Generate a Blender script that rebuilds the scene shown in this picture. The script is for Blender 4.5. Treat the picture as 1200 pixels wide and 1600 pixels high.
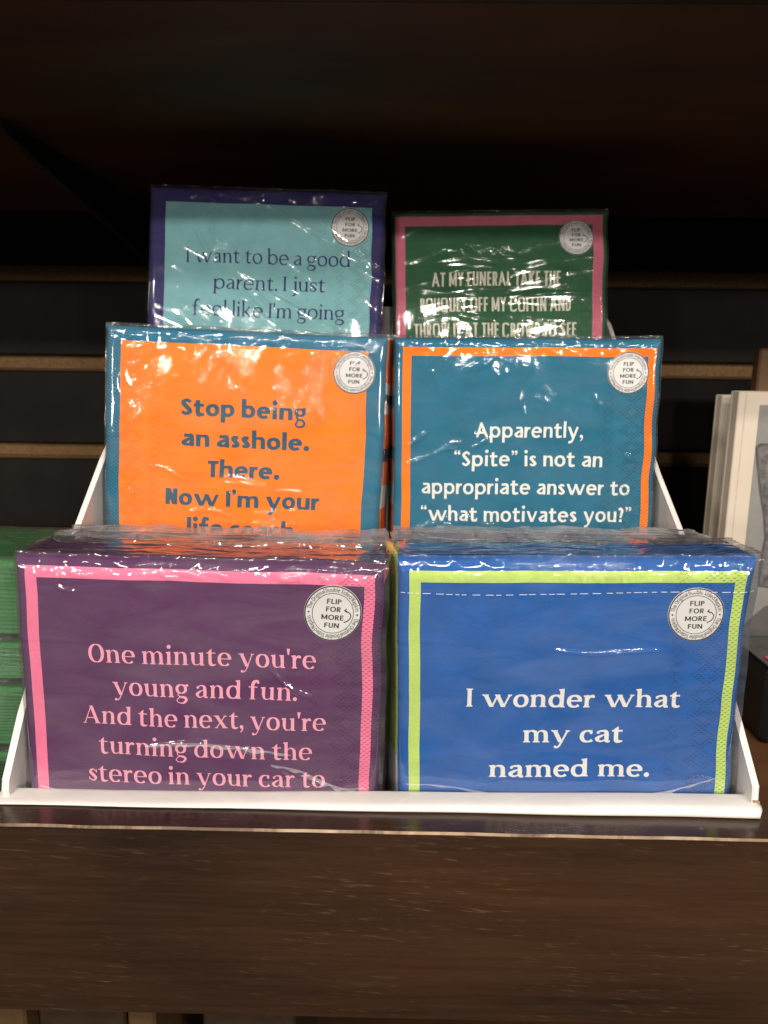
import bpy, math, random
import numpy as np
from mathutils import Vector, Matrix
from mathutils.geometry import delaunay_2d_cdt

# Lengths below are written in centimetres and turned into metres by CM when meshes are linked.
CM = .01
scene = bpy.context.scene
for o in list(bpy.data.objects): bpy.data.objects.remove(o)
COL = scene.collection

# ---------------------------------------------------------------- camera, lamps, exposure
cam = bpy.data.cameras.new('camera')
cam.sensor_fit = 'HORIZONTAL'; cam.sensor_width = 36.; cam.lens = 36. * 1203 / 1200
cam.clip_start = .01; cam.clip_end = 50
cam.dof.use_dof = True; cam.dof.focus_distance = .285; cam.dof.aperture_fstop = 26.
camo = bpy.data.objects.new('camera', cam); COL.objects.link(camo)
R_ = Vector((0.99980842, 0.01547862, 0.0119809)); U_ = Vector((-0.01477669, 0.19545453, 0.98060144)); F_ = Vector((-0.01283663, 0.98059061, -0.19564581))
camo.matrix_world = Matrix((( R_.x, U_.x, -F_.x, 0), (R_.y, U_.y, -F_.y, 0), (R_.z, U_.z, -F_.z, 0), (0, 0, 0, 1)))
scene.camera = camo

world = bpy.data.worlds.new('World'); scene.world = world; world.use_nodes = True
world.node_tree.nodes['Background'].inputs[0].default_value = (1, .88, .74, 1)
world.node_tree.nodes['Background'].inputs[1].default_value = .09

def lamp(name, loc, target, size, power, color=(1, .90, .79), size_y=None):
    l = bpy.data.lights.new(name, 'AREA'); l.energy = power; l.color = color
    l.shape = 'RECTANGLE' if size_y else 'DISK'; l.size = size
    if size_y: l.size_y = size_y
    o = bpy.data.objects.new(name, l); COL.objects.link(o); o.location = loc
    o.rotation_euler = (Vector(target) - Vector(loc)).to_track_quat('-Z', 'Y').to_euler()
    return o
# ceiling lights of the shop: one near and steep, others further down the aisle behind the camera; the strip and the low side pair are added
lamp('area_lamp', (-.35, -.75, 1.45), (0, .3, -.1), .14, 12)
lamp('glint_strip', (.1, -1.55, 1.64), (.1, .35, 0), 1.9, 34, size_y=.05)  # added strip, made wide so folds in the film catch glints
lamp('area_lamp', (-2.1, -2.7, 1.50), (0, .4, 0), .20, 44)
lamp('area_lamp', (1.8, -2.5, 1.52), (0, .4, 0), .20, 40)
for x_ in (-2.5, -1.2, .15, 1.45, 2.7): lamp('area_lamp', (x_, -5.5, 1.70), (0, .4, 0), .22, 46)
lamp('area_lamp', (3.6, -6.0, 1.00), (0, .4, 0), .34, 95)  # added low lamp, reaching the back row under the overhead shelf
lamp('area_lamp', (-3.5, -6.0, .98), (0, .4, 0), .34, 95)  # added low on the other side, so upright film folds glint too

scene.render.engine = 'CYCLES'
scene.view_settings.view_transform = 'Standard'; scene.view_settings.look = 'None'
scene.view_settings.exposure = -.1; scene.view_settings.gamma = 1.
scene.cycles.transparent_max_bounces = 40; scene.cycles.max_bounces = 10
scene.cycles.glossy_bounces = 6; scene.cycles.sample_clamp_indirect = 6.
scene.cycles.use_denoising = True
scene.cycles.caustics_reflective = False; scene.cycles.caustics_refractive = False

# ---------------------------------------------------------------- objects
def empty(name, loc, label, cat, group=None):
    o = bpy.data.objects.new(name, None); COL.objects.link(o)
    o.location = Vector(loc) * CM; o.empty_display_size = .02
    return tag(o, label, cat, group)
def tag(o, label=None, cat=None, group=None, kind=None):
    if label: o['label'] = label
    if cat: o['category'] = cat
    if group: o['group'] = group
    if kind: o['kind'] = kind
    return o
def origin_of(o):
    p = Vector((0, 0, 0))
    while o is not None: p = p + o.location; o = o.parent
    return p
def mesh_obj(name, V, F, mats, parent=None, mi=None, uv=None, smooth=False, label=None):
    """Link ONE mesh object from world centimetre vertices; uv is one pair per vertex."""
    base = origin_of(parent) if parent is not None else Vector((0, 0, 0))
    V = np.asarray(V, float) * CM
    piv = np.array(base)
    me = bpy.data.meshes.new(name)
    me.from_pydata((V - piv).tolist(), [], [tuple(int(i) for i in f) for f in F])
    for m in (mats if isinstance(mats, (list, tuple)) else [mats]): me.materials.append(m)
    if mi is not None: me.polygons.foreach_set('material_index', np.asarray(mi, dtype=np.int32))
    if uv is not None:
        lay = me.uv_layers.new(name='UVMap')
        idx = np.empty(len(me.loops), dtype=np.int32); me.loops.foreach_get('vertex_index', idx)
        lay.data.foreach_set('uv', np.asarray(uv, dtype=np.float32)[idx].ravel())
    if smooth: me.polygons.foreach_set('use_smooth', np.ones(len(me.polygons), dtype=bool))
    me.update()
    o = bpy.data.objects.new(name, me); COL.objects.link(o)
    if parent is not None: o.parent = parent
    if label: o['label'] = label
    return o
class Soup:
    def __init__(s): s.V, s.F, s.M = [], [], []
    def add(s, V, F, m=0):
        k = len(s.V); s.V += [tuple(v) for v in V]; s.F += [tuple(i + k for i in f) for f in F]; s.M += [m] * len(F)
    def box(s, x0, x1, y0, y1, z0, z1, m=0, bev=.06):
        """A box with chamfered edges."""
        c = Vector(((x0 + x1) / 2, (y0 + y1) / 2, (z0 + z1) / 2)); h = Vector(((x1 - x0) / 2, (y1 - y0) / 2, (z1 - z0) / 2))
        b = min(bev, min(h) * .45)
        V, ix = [], {}
        for sx in (-1, 1):
            for sy in (-1, 1):
                for sz in (-1, 1):
                    for a in range(3):
                        p = [h[0], h[1], h[2]]
                        for q in range(3):
                            if q != a: p[q] -= b
                        ix[sx, sy, sz, a] = len(V); V.append((c.x + sx * p[0], c.y + sy * p[1], c.z + sz * p[2]))
        F = []
        S = (-1, 1)
        for k in S:
            F.append([ix[k, -1, -1, 0], ix[k, 1, -1, 0], ix[k, 1, 1, 0], ix[k, -1, 1, 0]])
            F.append([ix[-1, k, -1, 1], ix[-1, k, 1, 1], ix[1, k, 1, 1], ix[1, k, -1, 1]])
            F.append([ix[-1, -1, k, 2], ix[1, -1, k, 2], ix[1, 1, k, 2], ix[-1, 1, k, 2]])
        for i in S:
            for j in S:
                F.append([ix[-1, i, j, 1], ix[1, i, j, 1], ix[1, i, j, 2], ix[-1, i, j, 2]])
                F.append([ix[i, -1, j, 0], ix[i, 1, j, 0], ix[i, 1, j, 2], ix[i, -1, j, 2]])
                F.append([ix[i, j, -1, 0], ix[i, j, 1, 0], ix[i, j, 1, 1], ix[i, j, -1, 1]])
                for k in S: F.append([ix[i, j, k, 0], ix[i, j, k, 1], ix[i, j, k, 2]])
        for q, f in enumerate(F):               # all faces outward
            p = [Vector(V[i]) for i in f]
            if (p[1] - p[0]).cross(p[2] - p[0]).dot(sum(p, Vector()) / len(p) - c) < 0: F[q] = f[::-1]
        s.add(V, F, m)
    def build(s, name, mats, parent=None, smooth=False, label=None, uv=None):
        return mesh_obj(name, s.V, s.F, mats, parent, s.M, uv, smooth, label)

# ---------------------------------------------------------------- numpy noise
def _h(ix, iy, seed):
    n = (ix.astype(np.int64) * 374761393 + iy.astype(np.int64) * 668265263 + seed * 1442695041) & 0xffffffff
    n = ((n ^ (n >> 13)) * 1274126177) & 0xffffffff
    return ((n ^ (n >> 16)) & 0xffff) / 65535. * 2 * math.pi
def noise2(x, y, seed=0):
    x = np.asarray(x, float); y = np.asarray(y, float)
    ix, iy = np.floor(x), np.floor(y); fx, fy = x - ix, y - iy
    def g(a, b):
        t = _h(ix + a, iy + b, seed); return np.cos(t) * (fx - a) + np.sin(t) * (fy - b)
    u = fx ** 3 * (fx * (fx * 6 - 15) + 10); v = fy ** 3 * (fy * (fy * 6 - 15) + 10)
    return ((g(0, 0) * (1 - u) + g(1, 0) * u) * (1 - v) + (g(0, 1) * (1 - u) + g(1, 1) * u) * v) * 1.5
def sstep(a, b, x):
    t = np.clip((x - a) / (b - a), 0, 1); return t * t * (3 - 2 * t)
def ridge(x, y, seed, k=.16):
    """Creases: 1 on the zero lines of a noise, falling off quickly."""
    return np.exp(-np.abs(noise2(x, y, seed)) / k)

def creases(u, v, lines, h=.05, w=.075):
    """Tension folds of a film: a narrow raised ridge along each polyline [(u, v), ...], fading at its ends."""
    out = np.zeros_like(u)
    for L in lines:
        P = np.array([(p[0], p[1]) for p in spline([(*q, 0) for q in L], 5)])
        n = len(P); best = np.full(u.shape, 9.); par = np.zeros_like(u)
        lo, hi = P.min(0) - .5, P.max(0) + .5
        m = (u > lo[0]) & (u < hi[0]) & (v > lo[1]) & (v < hi[1])
        if not m.any(): continue
        uu, vv = u[m], v[m]; bd = np.full(uu.shape, 9.); bp = np.zeros_like(uu)
        for i in range(n - 1):
            d = P[i + 1] - P[i]; q = np.clip(((uu - P[i, 0]) * d[0] + (vv - P[i, 1]) * d[1]) / max(d @ d, 1e-9), 0, 1)
            r = np.hypot(uu - P[i, 0] - q * d[0], vv - P[i, 1] - q * d[1])
            k = r < bd; bd[k] = r[k]; bp[k] = (i + q[k]) / (n - 1)
        ww = w * (.7 + .6 * abs(math.sin(7.1 * L[0][0] + 3.3 * L[0][1])))
        out[m] = np.maximum(out[m], h * np.exp(-(bd / ww) ** 2) * np.clip(np.sin(np.pi * bp), 0, 1) ** .6)
    return out
def bunch(u0, u1, v0, v1, n, ang, length, seed):
    """A patch of short folds."""
    r = random.Random(seed); out = []
    for _ in range(n):
        a, b = r.uniform(u0, u1), r.uniform(v0, v1); t = math.radians(ang + r.gauss(0, 14)); l = length * r.uniform(.4, 1.2) / 2
        c, q = math.cos(t) * l, math.sin(t) * l
        out.append([(a - c, b - q), (a + r.uniform(-.12, .12), b + r.uniform(-.12, .12)), (a + c, b + q)])
    return out

# ---------------------------------------------------------------- materials
class NT:
    def __init__(s, name):
        s.m = bpy.data.materials.new(name); s.m.use_nodes = True; s.t = s.m.node_tree; s.t.nodes.clear()
        s.out = s.t.nodes.new('ShaderNodeOutputMaterial')
    def n(s, kind, **kw):
        nd = s.t.nodes.new('ShaderNode' + kind)
        for k, v in kw.items(): setattr(nd, k, v)
        return nd
    def link(s, a, b): s.t.links.new(a, b)
    def put(s, sock, v):
        if isinstance(v, bpy.types.NodeSocket): s.link(v, sock)
        elif isinstance(v, (tuple, list)) and len(v) == 3 and sock.type == 'RGBA': sock.default_value = (*v, 1)
        else: sock.default_value = v
    def math(s, op, *a):
        nd = s.n('Math', operation=op)
        for i, v in enumerate(a): s.put(nd.inputs[i], v)
        return nd.outputs[0]
    def mix(s, f, a, b):
        nd = s.n('Mix', data_type='RGBA'); s.put(nd.inputs[0], f); s.put(nd.inputs[6], a); s.put(nd.inputs[7], b); return nd.outputs[2]
    def uv(s):
        nd = s.n('UVMap', uv_map='UVMap'); sp = s.n('SeparateXYZ'); s.link(nd.outputs[0], sp.inputs[0]); return nd.outputs[0], sp.outputs[0], sp.outputs[1]
    def obj(s): return s.n('TexCoord').outputs['Object']
    def noise(s, vec, scale, detail=3., rough=.5, dist=0., stretch=None):
        if stretch:
            mp = s.n('Mapping'); s.link(vec, mp.inputs[0]); mp.inputs['Scale'].default_value = stretch; vec = mp.outputs[0]
        nd = s.n('TexNoise'); s.link(vec, nd.inputs['Vector'])
        nd.inputs['Scale'].default_value = scale; nd.inputs['Detail'].default_value = detail; nd.inputs['Roughness'].default_value = rough; nd.inputs['Distortion'].default_value = dist
        return nd.outputs[0]
    def ramp(s, f, a, b, lo=0., hi=1.):
        nd = s.n('MapRange'); s.put(nd.inputs[0], f)
        for i, v in enumerate((a, b, lo, hi)): s.put(nd.inputs[i + 1], v)
        return nd.outputs[0]
    def rect(s, u, v, x0, x1, y0, y1):
        a = s.math('MULTIPLY', s.math('GREATER_THAN', u, x0), s.math('LESS_THAN', u, x1))
        b = s.math('MULTIPLY', s.math('GREATER_THAN', v, y0), s.math('LESS_THAN', v, y1))
        return s.math('MULTIPLY', a, b)
    def bump(s, h, strength, dist, normal=None):
        nd = s.n('Bump'); s.put(nd.inputs['Height'], h); nd.inputs['Strength'].default_value = strength; nd.inputs['Distance'].default_value = dist
        if normal is not None: s.link(normal, nd.inputs['Normal'])
        return nd.outputs[0]
    def principled(s, color, rough=.6, normal=None, spec=.5, **kw):
        p = s.n('BsdfPrincipled'); s.put(p.inputs['Base Color'], color); s.put(p.inputs['Roughness'], rough); s.put(p.inputs['Specular IOR Level'], spec)
        if normal is not None: s.link(normal, p.inputs['Normal'])
        for k, v in kw.items(): s.put(p.inputs[k], v)
        s.link(p.outputs[0], s.out.inputs[0])
        return p

def lin(r, g, b):
    f = lambda c: (c / 255 / 12.92) if c <= 10 else ((c / 255 + .055) / 1.055) ** 2.4
    return (f(r), f(g), f(b))

def plain(name, color, rough=.6, spec=.4, var=.12, scale=60., bump=0.):
    t = NT(name); v = t.obj()
    n = t.noise(v, scale, 4)
    c = t.mix(t.ramp(n, .3, .7), tuple(x * (1 - var) for x in color), tuple(min(1, x * (1 + var)) for x in color))
    nm = t.bump(t.noise(v, scale * 6, 3), .5, bump) if bump else None
    t.principled(c, rough, nm, spec); return t.m

def paper_surface(t, W, emb):
    """Bump of a napkin: fibre, soft cockle and the embossed dots of one border (emb: right, left or None)."""
    vec, u, v = t.uv()
    h = t.math('MULTIPLY', t.noise(vec, 9., 3, .6), .35)
    h = t.math('ADD', h, t.math('MULTIPLY', t.noise(vec, 1.3, 2), 1.2))
    nrm = t.bump(h, .6, .00040)
    if emb:
        x = t.math('SUBTRACT', W, u) if emb == 'right' else u
        a, b = .22, .165
        def lattice(o):
            p = t.math('SUBTRACT', t.math('FRACT', t.math('ADD', t.math('DIVIDE', x, a), o)), .5)
            q = t.math('SUBTRACT', t.math('FRACT', t.math('ADD', t.math('DIVIDE', v, b), o)), .5)
            d = t.math('SQRT', t.math('ADD', t.math('POWER', t.math('MULTIPLY', p, a / .064), 2.), t.math('POWER', t.math('MULTIPLY', q, b / .042), 2.)))
            return t.ramp(d, .35, 1., 1., 0.)
        dots = t.math('MAXIMUM', lattice(0.), lattice(.5))
        tri = t.math('MULTIPLY', t.math('ABSOLUTE', t.math('SUBTRACT', t.math('FRACT', t.math('DIVIDE', v, .825)), .5)), 1.1)
        tri2 = t.math('MULTIPLY', t.math('ABSOLUTE', t.math('SUBTRACT', t.math('FRACT', t.math('DIVIDE', v, .33)), .5)), .44)
        s1 = t.math('ABSOLUTE', t.math('SUBTRACT', x, 1.21))
        near = lambda s_, k, w: t.math('LESS_THAN', t.math('ABSOLUTE', t.math('SUBTRACT', s_, k)), w)
        m = t.math('MAXIMUM', near(s1, tri, .07), near(s1, t.math('SUBTRACT', tri, .22), .07))
        m = t.math('MAXIMUM', m, near(s1, t.math('ADD', tri, 0.), .07))
        m = t.math('MULTIPLY', m, t.math('GREATER_THAN', x, .64))
        s2 = t.math('ABSOLUTE', t.math('SUBTRACT', x, 2.31))
        m = t.math('MAXIMUM', m, near(s2, tri2, .07))
        m = t.math('MAXIMUM', m, t.math('LESS_THAN', x, .70))
        nrm = t.bump(t.math('MULTIPLY', t.math('MULTIPLY', dots, m), 1.), 1., .00033, nrm)
    return vec, u, v, nrm

def napkin_mat(name, W, emb, ground, frames):
    """frames: list of (colour, x0, x1, y0) rectangles printed one over the other, open to the far bottom."""
    t = NT(name)
    vec, u, v, nrm = paper_surface(t, W, emb)
    c = ground
    wob = t.math('MULTIPLY', t.math('SUBTRACT', t.noise(vec, 1.2, 2), .5), .03)
    for col, x0, x1, y0 in frames: c = t.mix(t.rect(t.math('ADD', u, wob), t.math('ADD', v, wob), x0, x1, y0, 40.), c if not isinstance(c, tuple) else c, col)
    k = t.math('ADD', t.ramp(t.noise(vec, .8, 5, .65), .3, .7, .89, 1.10), t.ramp(t.noise(vec, 14., 2), .3, .7, -.06, .06))
    hs = t.n('HueSaturation'); t.put(hs.inputs['Value'], k); t.put(hs.inputs['Color'], c)
    t.principled(hs.outputs[0], .8, nrm, .15); return t.m

def ink_mat(name, W, emb, color, show=.0):
    t = NT(name); vec, u, v, nrm = paper_surface(t, W, emb)
    k = t.ramp(t.noise(vec, 14., 3, .6), .3, .7, .88, 1.08)
    hs = t.n('HueSaturation'); t.put(hs.inputs['Value'], k); t.put(hs.inputs['Color'], color)
    t.principled(hs.outputs[0], .8, nrm, .15); return t.m

def side_mat(name, color, bands=()):
    t = NT(name); vec, u, v = t.uv(); c = color
    for col, y0, y1 in bands: c = t.mix(t.rect(u, v, -9., 99., y0, y1), c, col)
    k = t.ramp(t.noise(vec, 1., 4, .7, .2, (7., .35, 1.)), .3, .7, .78, 1.12)
    hs = t.n('HueSaturation'); t.put(hs.inputs['Value'], k); t.put(hs.inputs['Color'], c)
    t.principled(hs.outputs[0], .8, t.bump(t.noise(vec, 10, 3), .5, .001), .15); return t.m

def film_mat(name, haze=.03, rough=.07, gloss=1.5, micro=.35):
    """Thin clear shrink film: reflects by Fresnel, otherwise lets light straight through."""
    t = NT(name); vec, u, v = t.uv()
    h = t.math('ADD', t.noise(vec, 3.5, 4, .6, .6), t.math('MULTIPLY', t.noise(vec, 17., 2), .18))
    nrm = t.bump(h, micro, .00010)
    fr = t.n('Fresnel'); fr.inputs['IOR'].default_value = 1.42; t.link(nrm, fr.inputs['Normal'])
    fac = t.math('MINIMUM', t.math('MULTIPLY', fr.outputs[0], gloss), .45)
    tr = t.n('BsdfTransparent'); tr.inputs[0].default_value = (.97, .97, .97, 1)
    gl = t.n('BsdfGlossy'); gl.inputs['Roughness'].default_value = rough; gl.inputs[0].default_value = (1, 1, 1, 1); t.link(nrm, gl.inputs['Normal'])
    df = t.n('BsdfDiffuse'); df.inputs[0].default_value = (.8, .8, .8, 1)
    hz = t.ramp(t.noise(vec, .5, 4, .6, 1., (.5, 1.6, 1.)), .35, .8, haze * .45, haze * 1.7)
    m1 = t.n('MixShader'); t.put(m1.inputs[0], hz); t.link(tr.outputs[0], m1.inputs[1]); t.link(df.outputs[0], m1.inputs[2])
    m2 = t.n('MixShader'); t.put(m2.inputs[0], fac); t.link(m1.outputs[0], m2.inputs[1]); t.link(gl.outputs[0], m2.inputs[2])
    t.link(m2.outputs[0], t.out.inputs[0]); return t.m

def wood_mat(name, dark, light, rough=.3, coat=.25, specks=True, sc=1.):
    t = NT(name); v = t.obj()
    broad = t.noise(v, 4. * sc, 4, .6, .6, (1., 3., 5.))
    fine = t.noise(v, 30. * sc, 6, .7, .3, (.5, 5., 11.))
    c = t.mix(t.ramp(t.math('ADD', t.math('MULTIPLY', broad, .72), t.math('MULTIPLY', fine, .28)), .34, .66), dark, light)
    blot = t.noise(v, 9. * sc, 3)
    hs = t.n('HueSaturation'); t.put(hs.inputs['Value'], t.ramp(blot, .3, .7, .8, 1.15)); t.put(hs.inputs['Color'], c); c = hs.outputs[0]
    if specks:                                  # short pale pores and scuffs along the grain
        mp = t.n('Mapping'); mp.inputs['Rotation'].default_value = (0, math.radians(-4), 0); t.link(v, mp.inputs[0]); vr = mp.outputs[0]
        a = t.noise(vr, 120. * sc, 2, .5, .2, (1., 6., 11.))
        g = t.noise(v, 14. * sc, 3, .6, 0., (1., 1.5, 1.8))
        m = t.math('MULTIPLY', t.ramp(a, .61, .75), t.ramp(g, .42, .68))
        c = t.mix(t.math('MULTIPLY', m, .27), c, (.24, .15, .08))
        dk = t.noise(vr, 110. * sc, 2, .5, .3, (1., 7., 14.))
        c = t.mix(t.math('MULTIPLY', t.ramp(dk, .6, .75), .4), c, tuple(x * .4 for x in dark))
    nrm = t.bump(fine, .25, .0002)
    t.principled(c, t.ramp(fine, .3, .7, rough - .05, rough + .1), nrm, .3, **{'Coat Weight': coat, 'Coat Roughness': .18}); return t.m
# ---------------------------------------------------------------- lettering (stroke drawn alphabets)
class Face:
    def __init__(s, T, t, cap=1.4, asc=1.5, desc=-.48, srf=0., sh=.07, axis=0., w=1., cw=.9, ball=0., sq=2.15, gap=.2, sp=.42, slab=.6):
        s.T, s.t, s.cap, s.asc, s.desc, s.srf, s.sh = T, t, cap, asc, desc, srf, sh
        s.axis, s.w, s.cw, s.ball, s.sq, s.gap, s.sp, s.slab = math.radians(axis), w, cw, ball, sq, gap, sp, slab

def spline(pts, n=9):
    P = [Vector(p) for p in pts]
    out = []
    for i in range(len(P) - 1):
        a = P[i - 1] if i else P[0] * 2 - P[1]
        b, c = P[i], P[i + 1]
        d = P[i + 2] if i + 2 < len(P) else c * 2 - b
        for k in range(n):
            u = k / n
            out.append(.5 * ((2 * b) + (c - a) * u + (2 * a - 5 * b + 4 * c - d) * u * u + (3 * b - a - 3 * c + d) * u ** 3))
    out.append(P[-1])
    return out

class Ink:
    """Collects the polygons of one glyph; their union is taken at the end."""
    def __init__(s, F): s.F, s.polys = F, []
    def poly(s, *p): s.polys.append([(float(a), float(b)) for a, b in p])
    def stroke(s, pts, w=None):
        F = s.F
        P = [Vector(p) for p in pts]
        L, R, n = [], [], len(P)
        for i in range(n):
            d = P[min(i + 1, n - 1)] - P[max(i - 1, 0)]
            if d.length < 1e-9: d = Vector((1, 0))
            d.normalize()
            if w is None:
                th = math.atan2(d.y, d.x)
                ww = F.t + (F.T - F.t) * abs(math.sin(th - F.axis)) ** 1.3
            elif callable(w): ww = w(i / (n - 1))
            else: ww = w
            q = Vector((-d.y, d.x)) * ww * .5
            L.append(P[i] + q); R.append(P[i] - q)
        for i in range(n - 1):
            s.poly(L[i], R[i], R[i + 1]); s.poly(L[i], R[i + 1], L[i + 1])
    def line(s, x0, y0, x1, y1, w):
        dx, dy = x1 - x0, y1 - y0
        if abs(dx) > 1e-6 and abs(dy) > abs(dx) * .8:
            h = w * .5 * math.hypot(dx, dy) / abs(dy)
            s.poly((x0 - h, y0), (x0 + h, y0), (x1 + h, y1), (x1 - h, y1))
        else: s.stroke([(x0, y0), (x1, y1)], w)
    def arc(s, cx, cy, rx, ry, a0, a1, w=None, n=36):
        e = 2. / s.F.sq
        pts = []
        for i in range(n + 1):
            a = math.radians(a0 + (a1 - a0) * i / n)
            c, q = math.cos(a), math.sin(a)
            pts.append((cx + rx * math.copysign(abs(c) ** e, c), cy + ry * math.copysign(abs(q) ** e, q)))
        s.stroke(pts, w)
        return pts[0], pts[-1]
    def curve(s, pts, w=None): s.stroke(spline(pts), w)
    def dot(s, x, y, r, n=18):
        s.poly(*[(x + r * math.cos(2 * math.pi * k / n), y + r * math.sin(2 * math.pi * k / n)) for k in range(n)])
    def foot(s, x, y, up=1, l=1, r=1, T=None):
        F = s.F
        if F.srf <= 0: return
        T = F.T if T is None else T
        a, b = x - T / 2 - F.srf * l, x + T / 2 + F.srf * r
        s.poly((a, y), (b, y), (b, y + up * F.sh), (a, y + up * F.sh))
        br = F.sh + F.srf * F.slab
        if l: s.poly((a + F.srf * .25, y + up * F.sh * .9), (x, y + up * F.sh * .9), (x, y + up * br), (x - T / 2, y + up * br), (x - T / 2 - F.srf * .25, y + up * F.sh * 1.3))
        if r: s.poly((b - F.srf * .25, y + up * F.sh * .9), (x, y + up * F.sh * .9), (x, y + up * br), (x + T / 2, y + up * br), (x + T / 2 + F.srf * .25, y + up * F.sh * 1.3))
    def flag(s, x, y):
        F = s.F
        if F.srf <= 0: return
        s.poly((x + F.T / 2, y), (x - F.T / 2 - F.srf, y - F.sh * .7), (x - F.T / 2 - F.srf, y - F.sh * 1.7), (x - F.T / 2, y - F.sh * 2.2 - F.srf * .4), (x + F.T / 2, y - F.sh * 2.6))
    def stem(s, x, y0, y1, foot=1, flag=1, l=1, r=1):
        s.line(x, y0, x, y1 - (s.F.sh * .5 if flag and s.F.srf > 0 else 0), s.F.T)
        if foot: s.foot(x, y0, 1, l, r)
        if flag: s.flag(x, y1)
    def blob(s, x, y):
        if s.F.ball > 0: s.dot(x, y, s.F.ball)

def arch(g, xl, xr, top=1., y0=0., foot=True):
    F = g.F
    m = (xl + xr) / 2 + .03
    ym = .63 * top
    tt = F.t * .95
    pts = spline([(xl + F.T * .2, ym - .12), (xl + (xr - xl) * .22, ym + (top - ym) * .55), (m, top - tt * .5), (xr - (xr - xl) * .08, ym + (top - ym) * .52), (xr, ym - .12)], 8)
    g.stroke(pts, lambda u: tt * .8 + (F.T - tt * .8) * max(0, min(1, (u - .4) / .42)) ** 1.2)
    g.line(xr, y0, xr, ym - .1, F.T)
    if foot: g.foot(xr, y0)

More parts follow.
